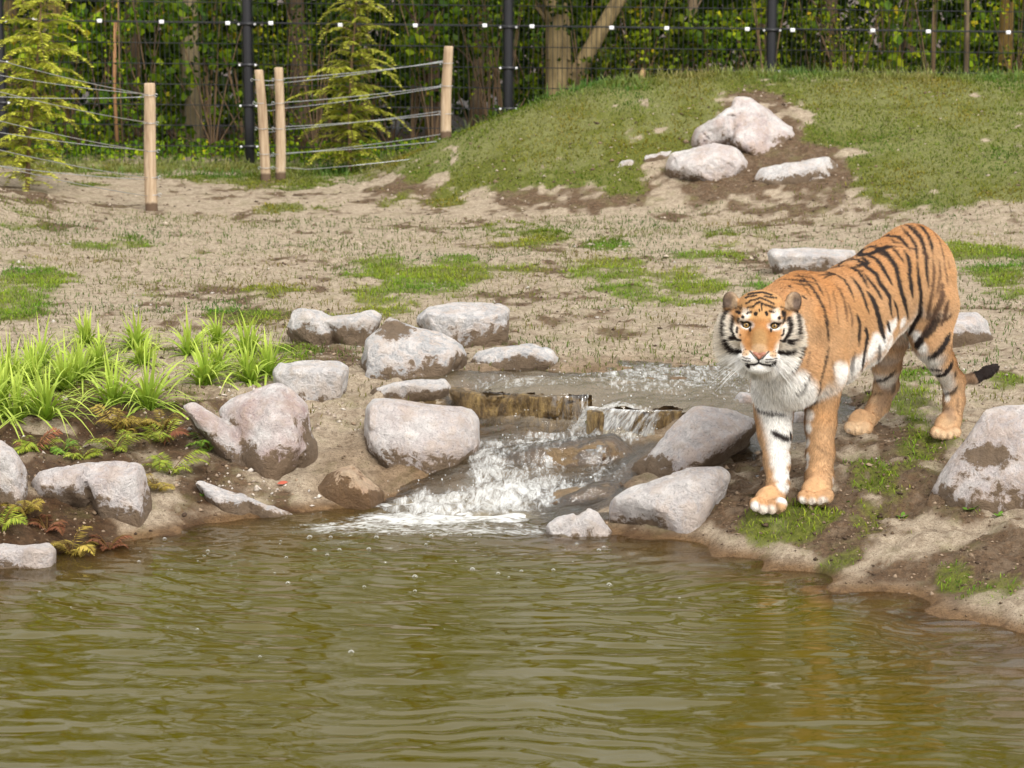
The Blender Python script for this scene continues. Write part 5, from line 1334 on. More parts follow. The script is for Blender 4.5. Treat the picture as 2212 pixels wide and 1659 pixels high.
# ================================================================== black mesh fence
MAT_BLACK = simple('black_powder_coat', (.012, .012, .016), .38, .5, 40, .4, .2, .001)
MAT_MESH = simple('dark_mesh_wire', (.022, .023, .026), .45, .4, 40, .3, .1, .0005)
MAT_INS = simple('white_insulator', (.8, .8, .82), .4, .4, 40, .05, .1, .0005)
FD = 24.3
fence = empty('mesh_fence', (0, FD, .45)); tag(fence, 'tall black double-wire mesh fence with electric wire and white insulators', 'fence')
fo = np.array(fence.location)
def fz(x): return P(x, 330, FD)[2]
post_x = [-585, -24, 5, 537, 1098, 1664, 2226, 2790]
post_x = [-560, 3, 537, 1098, 1664, 2228, 2790]
row = [6 + 44.4 * k for k in range(-38, 9)]                    # heights of the horizontal wires, at picture x = 537
def tilt_y(x): return .0118 * (x - 537)
def boxv(c, s):
    q = np.array([(i, j, k) for i in (-1, 1) for j in (-1, 1) for k in (-1, 1)], float) * np.array(s) + np.array(c)
    return q, np.array([(0, 1, 3, 2), (4, 6, 7, 5), (0, 4, 5, 1), (2, 3, 7, 6), (0, 2, 6, 4), (1, 5, 7, 3)])
post_objs = []
for px in post_x:
    x0 = P(px, 200, FD)[0]
    p = np.array([[x0, FD, .1], [x0, FD, 3.9]])
    o = mk('post', *tube(np.array([[x0, FD, z] for z in np.linspace(.1, 3.9, 6)]) - fo, .052, 16), MAT_BLACK, fence, smooth=True)
    cv, cf = tube(np.array([[x0, FD, 3.9], [x0, FD, 3.93]]) - fo, .056, 16)
    mk('post_cap', cv, cf, MAT_BLACK, o, smooth=True)
    for yy in (-37, 52, 140, 228, 316):
        c = P(px, yy + tilt_y(px), FD)
        for s in (-1, 1):
            b, f = ball(.0155, 10, 8)
            mk('bolt', b * np.array([1, .7, 1]) + np.array([x0 + s * .082, FD - .045, c[2]]) - fo, f, MAT_INS, o, smooth=True)
        vb, fb = boxv(np.array([x0, FD - .04, c[2]]) - fo, (.092, .012, .016)); mk('clamp', vb, fb, MAT_BLACK, o)
    o.parent = fence
for a, b in zip(post_x[:-1], post_x[1:]):
    xa, xb = P(a, 200, FD)[0] + .06, P(b, 200, FD)[0] - .06
    pn = empty('panel', (0, 0, 0)); pn.parent = fence
    vis = a < 2212 and b > 0
    rails = []
    for y in row:
        za, zb = P(a, y + tilt_y(a), FD)[2], P(b, y + tilt_y(b), FD)[2]
        if max(za, zb) > 3.8: continue
        for dy in (-.008, .008): rails.append((np.array([[xa, FD + dy, za], [xb, FD + dy, zb]]) - fo, y))
    for q, y in rails:
        if vis: mk('horizontal_wire', *tube(q, .0042, 4), MAT_MESH, pn)
    if not vis: mk('horizontal_wire', *tubes_joined([tube(q, .0042, 4, False) for q, y in rails]), MAT_MESH, pn)['kind'] = 'stuff'
    vs = []
    n = int((xb - xa) / .05)
    for k in range(n + 1):
        x = xa + (xb - xa) * k / n; zt = 3.8
        vs.append(tube(np.array([[x, FD, .25], [x, FD, zt]]) - fo, .0031, 4, False))
    o = mk('vertical_wires', *tubes_joined(vs), MAT_MESH, pn); o['kind'] = 'stuff'
ew = [P(x, 44.5 + .0118 * (x - 215), FD - .07) for x in (-560, 215, 1098, 2228, 2790)]
mk('electric_wire', *tube(np.array(ew) - fo, .0045, 5), MAT_MESH, fence)
for x, y in [(75, 43), (215, 45), (349, 47), (492, 50), (585, 50), (735, 54), (897, 55), (1047, 55), (1149, 57), (1321, 60), (1440, 61), (1614, 63), (1712, 65), (1885, 66), (2005, 68), (2178, 70)]:
    c = P(x, y, FD - .075) - fo; vb, fb = boxv(c, (.024, .016, .019)); o = mk('insulator', vb, fb, MAT_INS, fence)
    md = o.modifiers.new('bevel', 'BEVEL'); md.width = .005; md.segments = 2

# ================================================================== young hemlocks
MAT_NEEDLE = leafmat('needle', .25, .5)
MAT_STEM = simple('hemlock_bark', (.20, .13, .075), .85, .2, 60, .35, .5, .004)
def hemlock(base, top, half, label, seedv, yellow):
    r = np.random.default_rng(seedv); g = ground_hit(*base); tp = P(top[0], top[1], g[1] + .02); k = g[1] / FPX
    root = empty('hemlock_tree', g); tag(root, label, 'tree', 'young hemlocks behind the wires')
    Ht = tp[2] - g[2]; n = 26; t = np.linspace(-.05, 1, n)[:, None]
    tr_ = (tp - g) * t + np.stack([.012 * np.sin(t[:, 0] * 7 + seedv), .01 * np.cos(t[:, 0] * 6), 0 * t[:, 0]], 1)
    mk('trunk', *tube(tr_, np.linspace(.024, .005, n), 8), MAT_STEM, root, smooth=True)
    NB = 72; stems = []; needles = []
    for b in range(NB):
        f = (b + .5) / NB * .97 + .03 * r.random(); f = .03 + .95 * f ** 1.15
        prof = np.interp(f, [0, .12, .3, .5, .7, .85, 1], half) * k * r.uniform(.55, 1.12)
        az = b * 2.399 + r.normal(0, .3)
        start = np.array([np.interp(f, t[:, 0], tr_[:, q]) for q in range(3)])
        s = np.linspace(0, 1, 9); out = prof * s
        rise = prof * (.42 * s - .62 * s ** 2.3) * r.uniform(.6, 1.5)
        d = np.array([math.cos(az), math.sin(az)])
        q = start + np.stack([out * d[0], out * d[1], rise], 1)
        stems.append(tube(q, np.linspace(.0045, .0012, 9), 4, False))
        # flat sprays: side twigs carrying needles
        nt = max(6, int(prof / .020))
        for w in range(nt):
            u = (w + .6) / nt; pt = np.array([np.interp(u, s, q[:, c]) for c in range(3)])
            for side in (-1, 1):
                tl = prof * .22 * (1 - u) ** .8 * r.uniform(.5, 1.2) + .016
                ta = az + side * math.radians(r.uniform(42, 62)); td = np.array([math.cos(ta), math.sin(ta), r.uniform(-.30, .05)])
                m = max(2, int(tl / .014))
                uu = (np.arange(m) + .5) / m
                c0 = pt + td * (tl * uu)[:, None]; c0[:, 2] -= .30 * tl * uu ** 2
                for sg in (-1, 1):
                    nd = td * .6 + sg * np.array([-td[1], td[0], 0]) * .8
                    L = r.uniform(.015, .025, m)[:, None]; W = .0075
                    tipc = c0 + nd * L; wv = np.cross(nd, [0, 0, 1.0]); wv /= np.linalg.norm(wv)
                    wv = wv + np.array([0, 0, 1.0]) * r.uniform(-.8, .8)
                    Vq = np.stack([c0 - wv * W * .6, c0 + wv * W * .6, tipc + wv * W * .5, tipc - wv * W * .5], 1)
                    tipf = (u * .55 + uu * .45)[:, None] ** 1.6
                    cA = np.array((.32, .35, .04)) * (1 - tipf) + np.array(yellow) * tipf
                    cA = cA * r.uniform(.6, 1.25, (m, 1))
                    needles.append((Vq.reshape(-1, 3), np.arange(m * 4).reshape(m, 4), np.repeat(cA, 4, 0)))
    mk('branches', *tubes_joined(stems), MAT_STEM, root)['kind'] = 'stuff'
    V, F, C = cat(needles)
    mk('crown', V, F, MAT_NEEDLE, root, col=C)['kind'] = 'stuff'
hemlock((58, 412), (92, -60), [60, 95, 135, 140, 125, 115, 14], 'yellow green young hemlock on the left rise beside the thick wooden post', 3, (.84, .84, .12))
hemlock((752, 372), (770, -60), [90, 112, 135, 118, 85, 85, 14], 'olive young hemlock behind the wires between the two wooden posts', 8, (.62, .60, .10))

# ================================================================== woodland
MAT_BARK = NT('bark')
_n = MAT_BARK.noise(1.0, 7, .65, MAT_BARK.coord((16, 16, 3)), .5); _a = MAT_BARK.attr('Col')
MAT_BARK.bump(_n, .7, .02)
MAT_BARK = MAT_BARK.set(Base_Color=MAT_BARK.mix(1.0, _a.outputs['Color'], MAT_BARK.ramp(_n, (.3, .45), (.7, 1.35)), 'MULTIPLY'), Roughness=.9, Specular_IOR_Level=.15)
PALET = np.array([(.075, .135, .006), (.12, .20, .008), (.19, .28, .010), (.29, .38, .014), (.38, .44, .018), (.04, .08, .006), (.48, .38, .02), (.09, .18, .014)])
PW_ = np.array([.2, .2, .2, .13, .06, .14, .02, .05]); PW_ /= PW_.sum()
def leaves(c, size, tint=1.0, up=.3):
    """folded leaf quads at centres c"""
    n = len(c); a = RNG.normal(0, 1, (n, 3)); a[:, 2] -= .35; a /= np.linalg.norm(a, axis=1, keepdims=True)
    b = np.cross(a, RNG.normal(0, 1, (n, 3)) + np.array([0, -.9, up])); b /= np.linalg.norm(b, axis=1, keepdims=True) + 1e-9
    nn = np.cross(a, b); L = size * RNG.uniform(.6, 1.3, n)[:, None]; W = L * .36
    V = np.stack([c - a * L * .5, c + b * W + nn * W * .35 - a * L * .05, c + a * L * .5, c - b * W + nn * W * .35 - a * L * .05], 1).reshape(-1, 3)
    F = np.arange(n * 4).reshape(n, 4); F = np.concatenate([F[:, [0, 1, 2]], F[:, [0, 2, 3]]])
    col = PALET[RNG.choice(len(PALET), n, p=PW_)] * RNG.uniform(.75, 1.25, (n, 1)) * np.asarray(tint)
    return V, F, np.repeat(col, 4, 0)
def clumps(centres, radii, per, size, tint=1.0):
    out = []
    for c, r in zip(centres, radii):
        n = max(4, int(per * r * r))
        d = RNG.normal(0, 1, (n, 3)); d /= np.linalg.norm(d, axis=1, keepdims=True); q = c + d * (r * RNG.uniform(.35, 1.05, n) ** .6)[:, None] * np.array([1, 1, .8])
        out.append(leaves(q, size, tint))
    return cat(out)
def wood_tree(px, d, h, r, label, lean=0, fork=None, colr=(.20, .14, .08), crown_z=(2.5, 1.0), crown_r=1.5, nclump=18, leaf=.10, tint=1.0, low=0):
    x0 = P(px, 300, d)[0]; g = np.array([x0, d, height0(x0, d)]); root = empty('woodland_tree', g); tag(root, label, 'tree', 'trees in the wood behind the black fence')
    n = 12; t = np.linspace(-.03, 1, n); rr = random.Random(int(px * 3 + d * 10))
    ax = np.stack([lean * h * t + .06 * np.sin(t * 5 + px), .08 * np.sin(t * 4 + d), h * t], 1)
    tb = [tube(ax, r * (1.15 - .85 * np.clip(t, 0, 1)), 10, False)]
    if fork:
        f0, fl, fs = fork; s = np.linspace(0, 1, 9); st = np.array([np.interp(f0, t, ax[:, q]) for q in range(3)])
        q = st + np.stack([fs * s * (.8 + .2 * s), 0 * s, fl * s], 1); tb.append(tube(q, r * .68 * (1 - .6 * s), 9, False))
    cen = []; rad = []
    for k in range(nclump):
        z = h * (crown_z[0] / 10) + (h * 1.02 - h * crown_z[0] / 10) * rr.random() ** crown_z[1]; a = rr.random() * 6.283; q = crown_r * math.sqrt(rr.random()) * (1.1 - .5 * z / h)
        b0 = np.array([np.interp(max(.15, z / h - .12), t, ax[:, c]) for c in range(3)])
        c = np.array([lean * z + q * math.cos(a), q * math.sin(a) * .8, z]); cen.append(c); rad.append(rr.uniform(.28, .6) * crown_r / 1.4)
        s = np.linspace(0, 1, 5)[:, None]; bp = b0 + (c - b0) * s; bp[:, 2] += .12 * np.sin(s[:, 0] * 3.14)
        tb.append(tube(bp, r * .22 * (1.05 - .8 * s[:, 0]), 5, False))
    V, F = tubes_joined(tb)
    mk('trunk', V, F, MAT_BARK, root, col=np.tile(np.array(colr), (len(V), 1)), smooth=True)
    V, F, C = clumps(cen, rad, 520, leaf, tint)
    o = mk('crown', V, F, MAT_LEAF, root, col=C); o['kind'] = 'stuff'
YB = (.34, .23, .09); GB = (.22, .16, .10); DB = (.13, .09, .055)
wood_tree(1195, 25.6, 5.6, .145, 'thick yellowish forked trunk covered with pale bark behind the fence', fork=(.07, 3.6, 2.3), colr=(.27, .20, .10), nclump=22)
wood_tree(925, 25.5, 7.5, .085, 'reddish brown trunk standing behind the mound post', colr=(.15, .095, .06), lean=-.01)
wood_tree(425, 26.2, 8.6, .105, 'greyish straight trunk left of the leaning wooden post', colr=(.24, .19, .11), lean=-.005)
wood_tree(30, 26.8, 7.4, .11, 'tan trunk behind the hemlock on the left rise', colr=(.24, .17, .08))
wood_tree(128, 26.4, 6.6, .075, 'yellowish slender trunk just beside the left hemlock stem', colr=YB)
wood_tree(1500, 27.2, 9.2, .06, 'thin grey trunk between the forked tree and the third black post', colr=GB)
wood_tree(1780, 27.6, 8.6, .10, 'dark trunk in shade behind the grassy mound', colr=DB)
wood_tree(2178, 25.8, 8.2, .075, 'golden brown trunk at the right end of the fence', colr=(.30, .19, .06))
wood_tree(2075, 26.0, 6.4, .03, 'thin grey sapling trunk behind the mound crest', colr=GB, nclump=10)
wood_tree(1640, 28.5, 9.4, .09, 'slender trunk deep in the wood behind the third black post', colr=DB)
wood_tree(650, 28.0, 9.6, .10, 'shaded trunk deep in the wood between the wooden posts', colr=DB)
wood_tree(1030, 28.4, 4.6, .08, 'shaded trunk deep in the wood beside the mound post', colr=GB)
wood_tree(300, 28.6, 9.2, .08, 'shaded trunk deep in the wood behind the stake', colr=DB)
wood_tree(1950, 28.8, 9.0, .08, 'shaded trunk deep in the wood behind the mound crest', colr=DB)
wood_tree(-200, 27.6, 8.6, .09, 'trunk outside the left end of the fence view', colr=GB)
wood_tree(2420, 27.4, 8.8, .09, 'trunk outside the right end of the fence view', colr=GB)
# a brown stake tied to a sapling
x0 = P(254, 300, 25.2)[0]; zt = P(257, 48, 25.2)[2]
s_ = empty('staked_sapling', (x0, 25.2, height0(x0, 25.2))); tag(s_, 'leafy sapling tied to a thin reddish brown stake behind the fence', 'sapling')
so = np.array(s_.location)
mk('stake', *tube(np.array([[0, 0, -.1], [-.02, 0, (zt - so[2]) * .5], [.015, 0, zt - so[2]]]), .02, 8), simple('stake_wood', (.36, .19, .09), .8, .2, 40, .3, .3), s_, smooth=True)
mk('stem', *tube(np.array([[.05, .02, -.05], [.04, .02, .8], [.05, .01, 1.7]]), .009, 6), MAT_STEM, s_, smooth=True)
V, F, C = clumps([np.array([.06 * math.sin(k * 2.1), 0, .45 + .13 * k]) for k in range(10)], [.12] * 10, 900, .055, (1.3, 1.3, 1.2)); mk('crown', V, F, MAT_LEAF, s_, col=C)['kind'] = 'stuff'
# a small pale stump end beside the crest
st = P(1380, 172, 24.9); o = mk('stump', *tube(np.array([[0, 0, -.5], [.02, 0, 0], [.05, 0, .12]]), [.05, .045, .02], 8), simple('split_wood', (.42, .27, .13), .8, .2, 40, .4, .4), smooth=True); o.location = st
tag(o, 'short splintered stump showing above the mound crest', 'stump')
# shrubs: the leafy wall behind the fence
SHR = 'leafy shrub in the understorey behind the black fence'
rs = random.Random(77)
for k in range(54):
    px = -160 + 2560 * (k + rs.random()) / 54; d = rs.choice([25.3, 25.6, 26.0, 26.6, 27.2]); hgt = rs.uniform(1.1, 2.6)
    x0 = P(px, 250, d)[0]; g = np.array([x0, d, height0(x0, d)]); root = empty('shrub', g); 
    cen, rad, stm = [], [], []
    for j in range(rs.randint(7, 11)):
        z = hgt * (.1 + .9 * rs.random()); a = rs.random() * 6.28; q = .5 * math.sqrt(rs.random())
        c = np.array([q * math.cos(a), q * .7 * math.sin(a), z]); cen.append(c); rad.append(rs.uniform(.16, .34))
        s = np.linspace(0, 1, 5)[:, None]; bp = np.array([0.03 * rs.random(), 0, -.05]) + (c - np.array([0, 0, -.05])) * s; bp[:, :2] *= s ** .4
        stm.append(tube(bp, .011 * (1.1 - .8 * s[:, 0]), 4, False))
    mk('stems', *tubes_joined(stm), MAT_STEM, root)['kind'] = 'stuff'
    bright = rs.choice([.3, .45, .6, .8, 1.0, 1.25])
    near_ = min([(abs(px - q), w) for q, w in [(-40, 'beyond the left hemlock'), (130, 'by the yellowish slender trunk'), (254, 'by the staked sapling'), (425, 'by the greyish straight trunk'), (600, 'behind the paired wooden posts'), (770, 'behind the olive hemlock'), (925, 'by the reddish brown trunk'), (1098, 'at the black post beside the mound'), (1195, 'under the forked trunk'), (1400, 'above the left mound slope'), (1664, 'at the black post on the mound'), (1850, 'above the mound crest'), (2075, 'by the thin grey sapling'), (2200, 'by the golden brown trunk'), (2400, 'beyond the golden trunk')]])[1]
    tag(root, f"{'dark' if bright < .5 else 'mid' if bright < .9 else 'bright lime'} green {'tall' if hgt > 1.9 else 'low'} shrub {near_} behind the fence", 'shrub', 'shrubs behind the black fence')
    tint = np.array((1, 1, 1)) * bright * np.array((rs.uniform(.85, 1.2), 1, 1))
    V, F, C = clumps(cen, rad, 680, rs.choice([.045, .06, .085, .11]), tint); mk('crown', V, F, MAT_LEAF, root, col=C)['kind'] = 'stuff'
# the deep wood beyond: one mass
cen = [np.array([rs.uniform(-9, 9), rs.uniform(28.2, 31), .45 + 2.8 * rs.random()]) for _ in range(330)] + [np.array([rs.uniform(-13, 13), rs.uniform(29, 36),   .4 + 9.6 * rs.random() ** 1.1]) for _ in range(760)]
cen = [c for c in cen if c[2] < 3.6 or not (-.5 < c[0] < .9 or -5.9 < c[0] < -5.1)]      # openings in the canopy
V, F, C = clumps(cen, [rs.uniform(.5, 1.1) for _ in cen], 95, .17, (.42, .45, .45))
o = mk('deep_wood', V, F, MAT_LEAF, col=C); tag(o, 'dense mass of foliage deep in the wood', kind='stuff')
# low green plants at the fence foot
X = RNG.uniform(-5.8, 5.8, 5000); Y = RNG.uniform(24.4, 25.6, 5000); Z = height0(X, Y) + RNG.uniform(0, .28, 5000) ** 1.4
V, F, C = leaves(np.stack([X, Y, Z], 1), .06, (1, 1.1, 1)); o = mk('ground_cover', V, F, MAT_LEAF, col=C); tag(o, 'low leafy ground cover at the foot of the wood', kind='stuff')
# ================================================================== stream and cascade
spt = [(1000, 825, .345), (1200, 805, .347), (1500, 790, .35), (1650, 775, .35), (1800, 780, .35), (1600, 850, .347), (1450, 858, .344), (1640, 885, .345), (1500, 880, .34), (900, 830, .345)]
spt += [(x, y, .336) for x, y in [(980, 835), (1050, 846), (1120, 852), (1200, 855), (1265, 852)]] + [(x, y, .222) for x, y in [(995, 882), (1050, 897), (1120, 905), (1200, 908), (1262, 908)]]
spt += [(x, y, .333) for x, y in [(1292, 880), (1340, 885), (1400, 887), (1470, 886)]] + [(x, y, .214) for x, y in [(1285, 930), (1340, 938), (1400, 941), (1455, 936)]]
spt += [(1100, 935, .188), (1200, 930, .192), (1040, 920, .19), (1380, 965, .185), (1310, 940, .21), (1160, 955, .2), (1085, 985, .15), (1050, 1015, .115), (1150, 1048, .065), (1250, 1048, .075), (1350, 1032, .1), (1345, 990, .155),
        (960, 1052, .06), (900, 1075, .03), (860, 1098, .005), (1000, 1092, .015), (1100, 1098, .012), (1200, 1078, .04), (1150, 1125, -.012), (900, 1135, -.02), (1050, 1130, -.012), (800, 1060, .0), (1300, 1080, .05)]
sp_ = np.array([PZ(x, y, z) for x, y, z in spt])
_s = RBF(sp_[:, :2], sp_[:, 2], smooth=.0)
STFOAM_GLINT = [(960, 1098, 160, 14, .92), (960, 1088, 130, 22, .95), (1080, 1075, 120, 26, .95), (900, 1075, 60, 20, .9), (1130, 1000, 110, 42, .76), (1060, 1000, 60, 40, .88), (1190, 955, 140, 24, .80), (1280, 925, 70, 18, .85), (1340, 945, 80, 14, .85), (1300, 1030, 70, 20, .7), (1180, 1060, 70, 20, .95), (1240, 1060, 60, 12, .8), (1340, 890, 70, 10, .5), (1300, 870, 40, 14, .5),
          (1390, 880, 60, 8, .35), (1450, 940, 40, 10, .5), (1440, 820, 240, 42, .74), (1150, 830, 160, 16, .68), (1180, 930, 70, 12, .3), (1560, 800, 130, 30, .72), (1600, 850, 80, 30, .66)]  # upper-stream entries paint pale streaks in place of sky reflections
sx_ = spaced((-.75, 1.75, .011)); sy_ = spaced((10.4, 13.4, .011))
SX, SY = np.meshgrid(sx_, sy_, indexing='ij')
SB = _s(SX, SY); SH = height0(SX, SY)
sfoam_glint = np.zeros_like(SX)
for b_ in STFOAM_GLINT:
    zz = .34 if b_[1] < 915 else float(np.clip((1105 - b_[1]) * .0012, 0, .21))
    sfoam_glint = np.maximum(sfoam_glint, blobs([b_], SX, SY, .55, zz))
# the sheet is draped over the rocks standing in the cascade
RB = []
for o in WETROCKS:
    me = o.data; RB.append(BVHTree.FromPolygons([v.co + o.location for v in me.vertices], [tuple(p.vertices) for p in me.polygons]))
top = np.full(SX.shape, -1.0)
for bt in RB:
    for i, j in zip(*np.nonzero((SY < 11.95) & (SX > -.5) & (SX < 1.0))):
        h = bt.ray_cast(Vector((SX[i, j], SY[i, j], 1.0)), Vector((0, 0, -1)))
        if h[0] is not None: top[i, j] = max(top[i, j], h[0].z)
over = top - SB
drape = (over > -.01) & (over < .075)
SB = np.where(drape, np.maximum(SB, top + .006), SB)
q3 = np.stack([SX, SY, 0 * SX], -1)
SZ = SB + .009 * fbm(q3 * [7, 20, 1], 3, 91) + sfoam_glint ** 1.5 * .012 * fbm(q3 * [9, 13, 1], 3, 97)
fast = sstep(.33, .2, SB)
SZ += .010 * fast * ~drape * fbm(q3 * [9, 7, 1], 3, 99)
gy_ = np.abs(np.gradient(SB, .011, axis=1)); steep = sstep(.7, 1.5, gy_) * ~drape
sfoam_glint = sfoam_glint * (1 - .75 * steep) * np.where(drape, .95, 1.0)
xA0, xA1, xB0, xB1 = P(970, 850, 11.9)[0], P(1276, 850, 11.9)[0], P(1262, 890, 11.5)[0], P(1486, 890, 11.5)[0]
fallA = (SB > .226) & (SB < .331) & (SX > xA0) & (SX < xA1) & (SY > 11.72) & (SY < 12.05)
fallB = (SB > .222) & (SB < .327) & (SX > xB0) & (SX < xB1) & (SY > 11.38) & (SY < 11.62)
keep = ((SZ > SH - .03) & ~fallA & ~fallB)[:-1, :-1]
def stream_material():
    t = NT('stream_water'); v = t.coord(); a = t.attr('mask'); sep = t.node('SeparateColor'); t.l.new(a.outputs['Color'], sep.inputs[0])
    fo, dp, fs = sep.outputs
    n1 = t.ramp(t.noise(1.0, 6, .7, t.coord((15, 7, 8)), 1.4), (.32, 0), (.68, 1)); n2 = t.ramp(t.noise(1.0, 5, .7, t.coord((60, 20, 16)), .8), (.32, 0), (.68, 1))
    bmp = t.node('Bump', Strength=.45, Distance=.018); t.put(bmp.inputs['Height'], t.noise(1.0, 5, .65, t.coord((24, 52, 30))))
    d = t.node('BsdfDiffuse', Color=(.25, .195, .12)); tr = t.node('BsdfTransparent', Color=(.9, .8, .62))
    m1 = t.node('MixShader'); t.put(m1.inputs[0], t.ramp(dp, (0, .05), (.35, .5))); t.l.new(tr.outputs[0], m1.inputs[1]); t.l.new(d.outputs[0], m1.inputs[2])
    gl = t.node('BsdfGlossy', Roughness=.07); t.l.new(bmp.outputs[0], gl.inputs['Normal'])
    fr = t.node('Fresnel', IOR=1.85); t.l.new(bmp.outputs[0], fr.inputs['Normal'])
    m2 = t.node('MixShader'); t.l.new(fr.outputs[0], m2.inputs[0]); t.l.new(m1.outputs[0], m2.inputs[1]); t.l.new(gl.outputs[0], m2.inputs[2])
    ff = t.math('SUBTRACT', t.math('ADD', fo, t.math('ADD', t.math('MULTIPLY', n1, .60), t.math('MULTIPLY', n2, .40))), 1.14)
    ff = t.math('MULTIPLY', t.math('MULTIPLY', ff, 1.7, True), .9)
    fd = t.node('BsdfPrincipled', Roughness=.35); t.put(fd.inputs['Base Color'], (.60, .60, .58))
    m3 = t.node('MixShader'); t.put(m3.inputs[0], ff); t.l.new(m2.outputs[0], m3.inputs[1]); t.l.new(fd.outputs[0], m3.inputs[2])
    t.l.new(m3.outputs[0], t.out.inputs[0])
    return t.m
MAT_STREAM = stream_material()
stream = mk('stream_water', np.stack([SX, SY, SZ], -1).reshape(-1, 3), grid_faces(len(sx_), len(sy_), keep), MAT_STREAM,
            col=np.stack([sfoam_glint, np.clip((SZ - np.maximum(SH, top)) * 6, 0, 1) * (1 - steep) * (1 - .8 * fast), fast], -1).reshape(-1, 3), smooth=True, attr='mask')
tag(stream, 'shallow stream tumbling over rocks into the pond', kind='structure')
# ================================================================== falling curtain, splash drops, bubbles
def curtain_material():
    t = NT('falling_water'); a = t.attr('mask'); mp = t.node('Mapping'); t.l.new(a.outputs['Vector'], mp.inputs[0]); mp.inputs['Scale'].default_value = (60, 2.2, 1)
    n = t.noise(1.0, 5, .7, mp.outputs[0], .25); sep = t.node('SeparateColor'); t.l.new(a.outputs['Color'], sep.inputs[0])
    tr = t.node('BsdfTransparent', Color=(.96, .94, .9)); d = t.node('BsdfPrincipled', Roughness=.12); t.put(d.inputs['Base Color'], (.66, .66, .64))
    f = t.math('ADD', t.math('MULTIPLY', t.math('SUBTRACT', n, .5), 3.4), sep.outputs[2], True)
    m = t.node('MixShader'); t.put(m.inputs[0], f); t.l.new(tr.outputs[0], m.inputs[1]); t.l.new(d.outputs[0], m.inputs[2])
    gl = t.node('BsdfGlossy', Roughness=.1); m2 = t.node('MixShader'); m2.inputs[0].default_value = .08; t.l.new(m.outputs[0], m2.inputs[1]); t.l.new(gl.outputs[0], m2.inputs[2]); t.l.new(m2.outputs[0], t.out.inputs[0])
    return t.m
MAT_CURTAIN = curtain_material()
def curtain(top_px, foot_px, zt, zf, shear, dens, label, fwd=.03):
    """a thin sheet of water from a lip to the pool below; dens(u) is its whiteness along the lip"""
    nu, nv = 160, 18
    u = np.linspace(0, 1, nu); v = np.linspace(0, 1, nv)
    tp = np.array([PZ(*np.array([np.interp(q, np.linspace(0, 1, len(top_px)), [p[k] for p in top_px]) for k in (0, 1)]), zt) for q in u])
    fp = np.array([PZ(*np.array([np.interp(q, np.linspace(0, 1, len(foot_px)), [p[k] for p in foot_px]) for k in (0, 1)]), zf) for q in u])
    U, Vv = np.meshgrid(u, v, indexing='ij')
    p = tp[:, None] + (fp - tp)[:, None] * Vv[..., None]
    p[..., 2] = zt + (zf - zt) * Vv ** 1.5
    p[..., 1] -= fwd * np.sqrt(Vv) - .012 - .006 * vnoise(np.stack([U * 40 - Vv * shear * 8, Vv * 1.5, 0 * U], -1), 3)
    L = np.linalg.norm(tp[-1] - tp[0])
    c = np.stack([U * L + shear * Vv * .1, Vv, np.array([dens(q) for q in u])[:, None] - .10 * np.abs(Vv - .35) + .18 * (Vv > .85)], -1)
    o = mk('water_curtain', p.reshape(-1, 3), grid_faces(nu, nv), MAT_CURTAIN, col=c.reshape(-1, 3), smooth=True, attr='mask')
    tag(o, label, kind='stuff')
curtain([(1268, 878), (1340, 885), (1400, 887), (1480, 886)], [(1240, 928), (1318, 940), (1385, 942), (1462, 938)], .338, .20, .45, lambda q: .52 if q < .55 else .30 if q < .78 else -.15, 'thin white curtain of water falling off the dark ledge')
curtain([(975, 836), (1050, 847), (1120, 853), (1200, 856), (1272, 853)], [(985, 880), (1050, 899), (1120, 907), (1200, 910), (1268, 910)], .338, .205, .05, lambda q: -.28 + .35 * (q > .93), 'glistening trickles of water down the mossy ledge', .015)
rq = random.Random(9)
MAT_FOAM = simple('foam_drop', (.66, .66, .64), .3, .4, 80, .04, .2, .001)
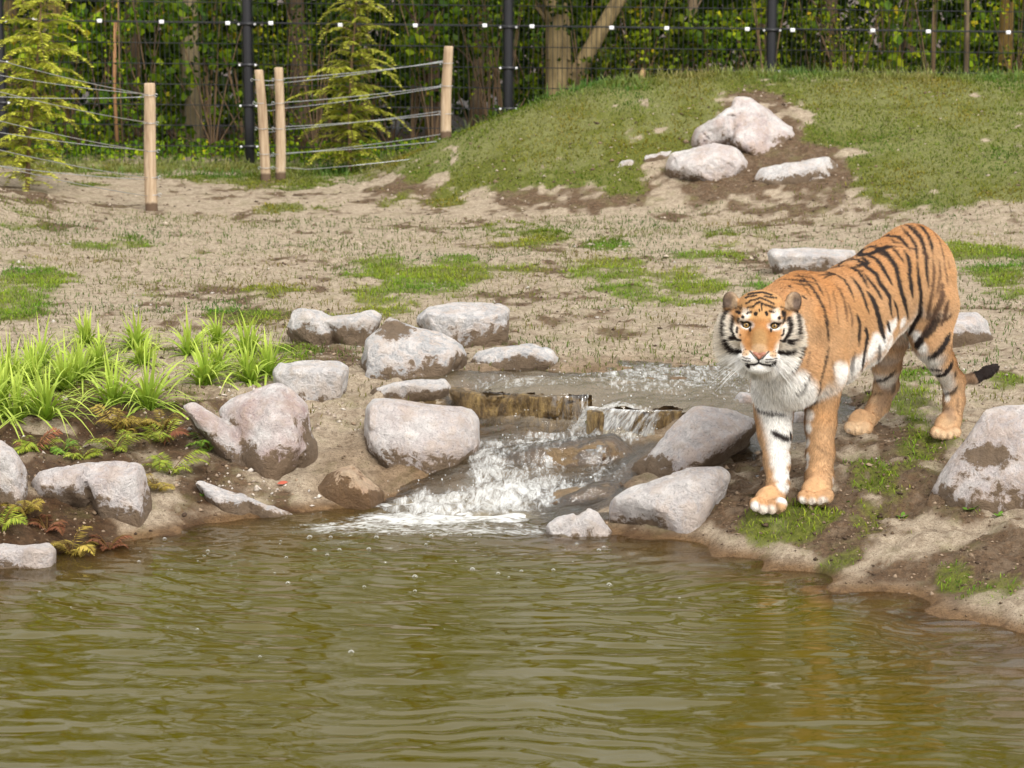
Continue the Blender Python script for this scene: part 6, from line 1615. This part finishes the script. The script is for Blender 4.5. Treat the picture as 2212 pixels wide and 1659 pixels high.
def drops(lst, n, sz, name, label, hgt):
    bv, bf = ball(1.0, 7, 5); Vs, Fs = [], []; off = 0
    X = RNG.uniform(-.75, 1.75, n * 30); Y = RNG.uniform(10.3, 12.3, n * 30)
    m = blobs(lst, X, Y, .6); sel = np.nonzero(RNG.random(len(X)) < m)[0][:n]
    for i in sel:
        z = max(_s(X[i:i + 1], Y[i:i + 1])[0], 0) + RNG.exponential(hgt); r = RNG.gamma(2, sz) + .001
        Vs.append(bv * r * np.array([1, 1, RNG.uniform(.8, 1.6)]) + np.array([X[i], Y[i], z])); Fs.append(bf + off); off += len(bv)
    o = mk(name, np.concatenate(Vs), np.concatenate(Fs), MAT_FOAM, smooth=True); tag(o, label, kind='stuff')
drops([b for b in STFOAM_GLINT if b[4] > .6], 260, .0006, 'splash_drops', 'white splash drops leaping off the cascade', .012)
# bubbles drifting on the pond
def bubble_material():
    t = NT('bubble'); g = t.node('BsdfGlossy', Roughness=.05); tr = t.node('BsdfTransparent', Color=(.97, .97, .95)); d = t.node('BsdfDiffuse', Color=(.8, .8, .76))
    lw = t.node('LayerWeight', Blend=.45); m = t.node('MixShader'); t.l.new(lw.outputs['Facing'], m.inputs[0]); t.l.new(tr.outputs[0], m.inputs[1])
    m2 = t.node('MixShader'); m2.inputs[0].default_value = .55; t.l.new(g.outputs[0], m2.inputs[1]); t.l.new(d.outputs[0], m2.inputs[2]); t.l.new(m2.outputs[0], m.inputs[2]); t.l.new(m.outputs[0], t.out.inputs[0])
    return t.m
bv, bf = ball(1.0, 12, 10); Vs, Fs, off = [], [], 0
for k in range(150):
    if k < 120: x, y = rq.gauss(820, 280) + rq.choice([-60, 0, 90]), 1150 + abs(rq.gauss(0, 60))
    else: x, y = rq.uniform(0, 1500), rq.uniform(1200, 1420)
    p = PZ(x, y, 0)
    if height0(p[0], p[1]) > -.01: continue
    r = .0022 + rq.random() ** 4 * .010
    Vs.append(bv * r * np.array([1, 1, .85]) + np.array([p[0], p[1], pond_wave(p[0:1], p[1:2])[0]])); Fs.append(bf + off); off += len(bv)
o = mk('bubbles', np.concatenate(Vs), np.concatenate(Fs), bubble_material(), smooth=True); tag(o, 'clear bubbles floating on the pond', kind='stuff')
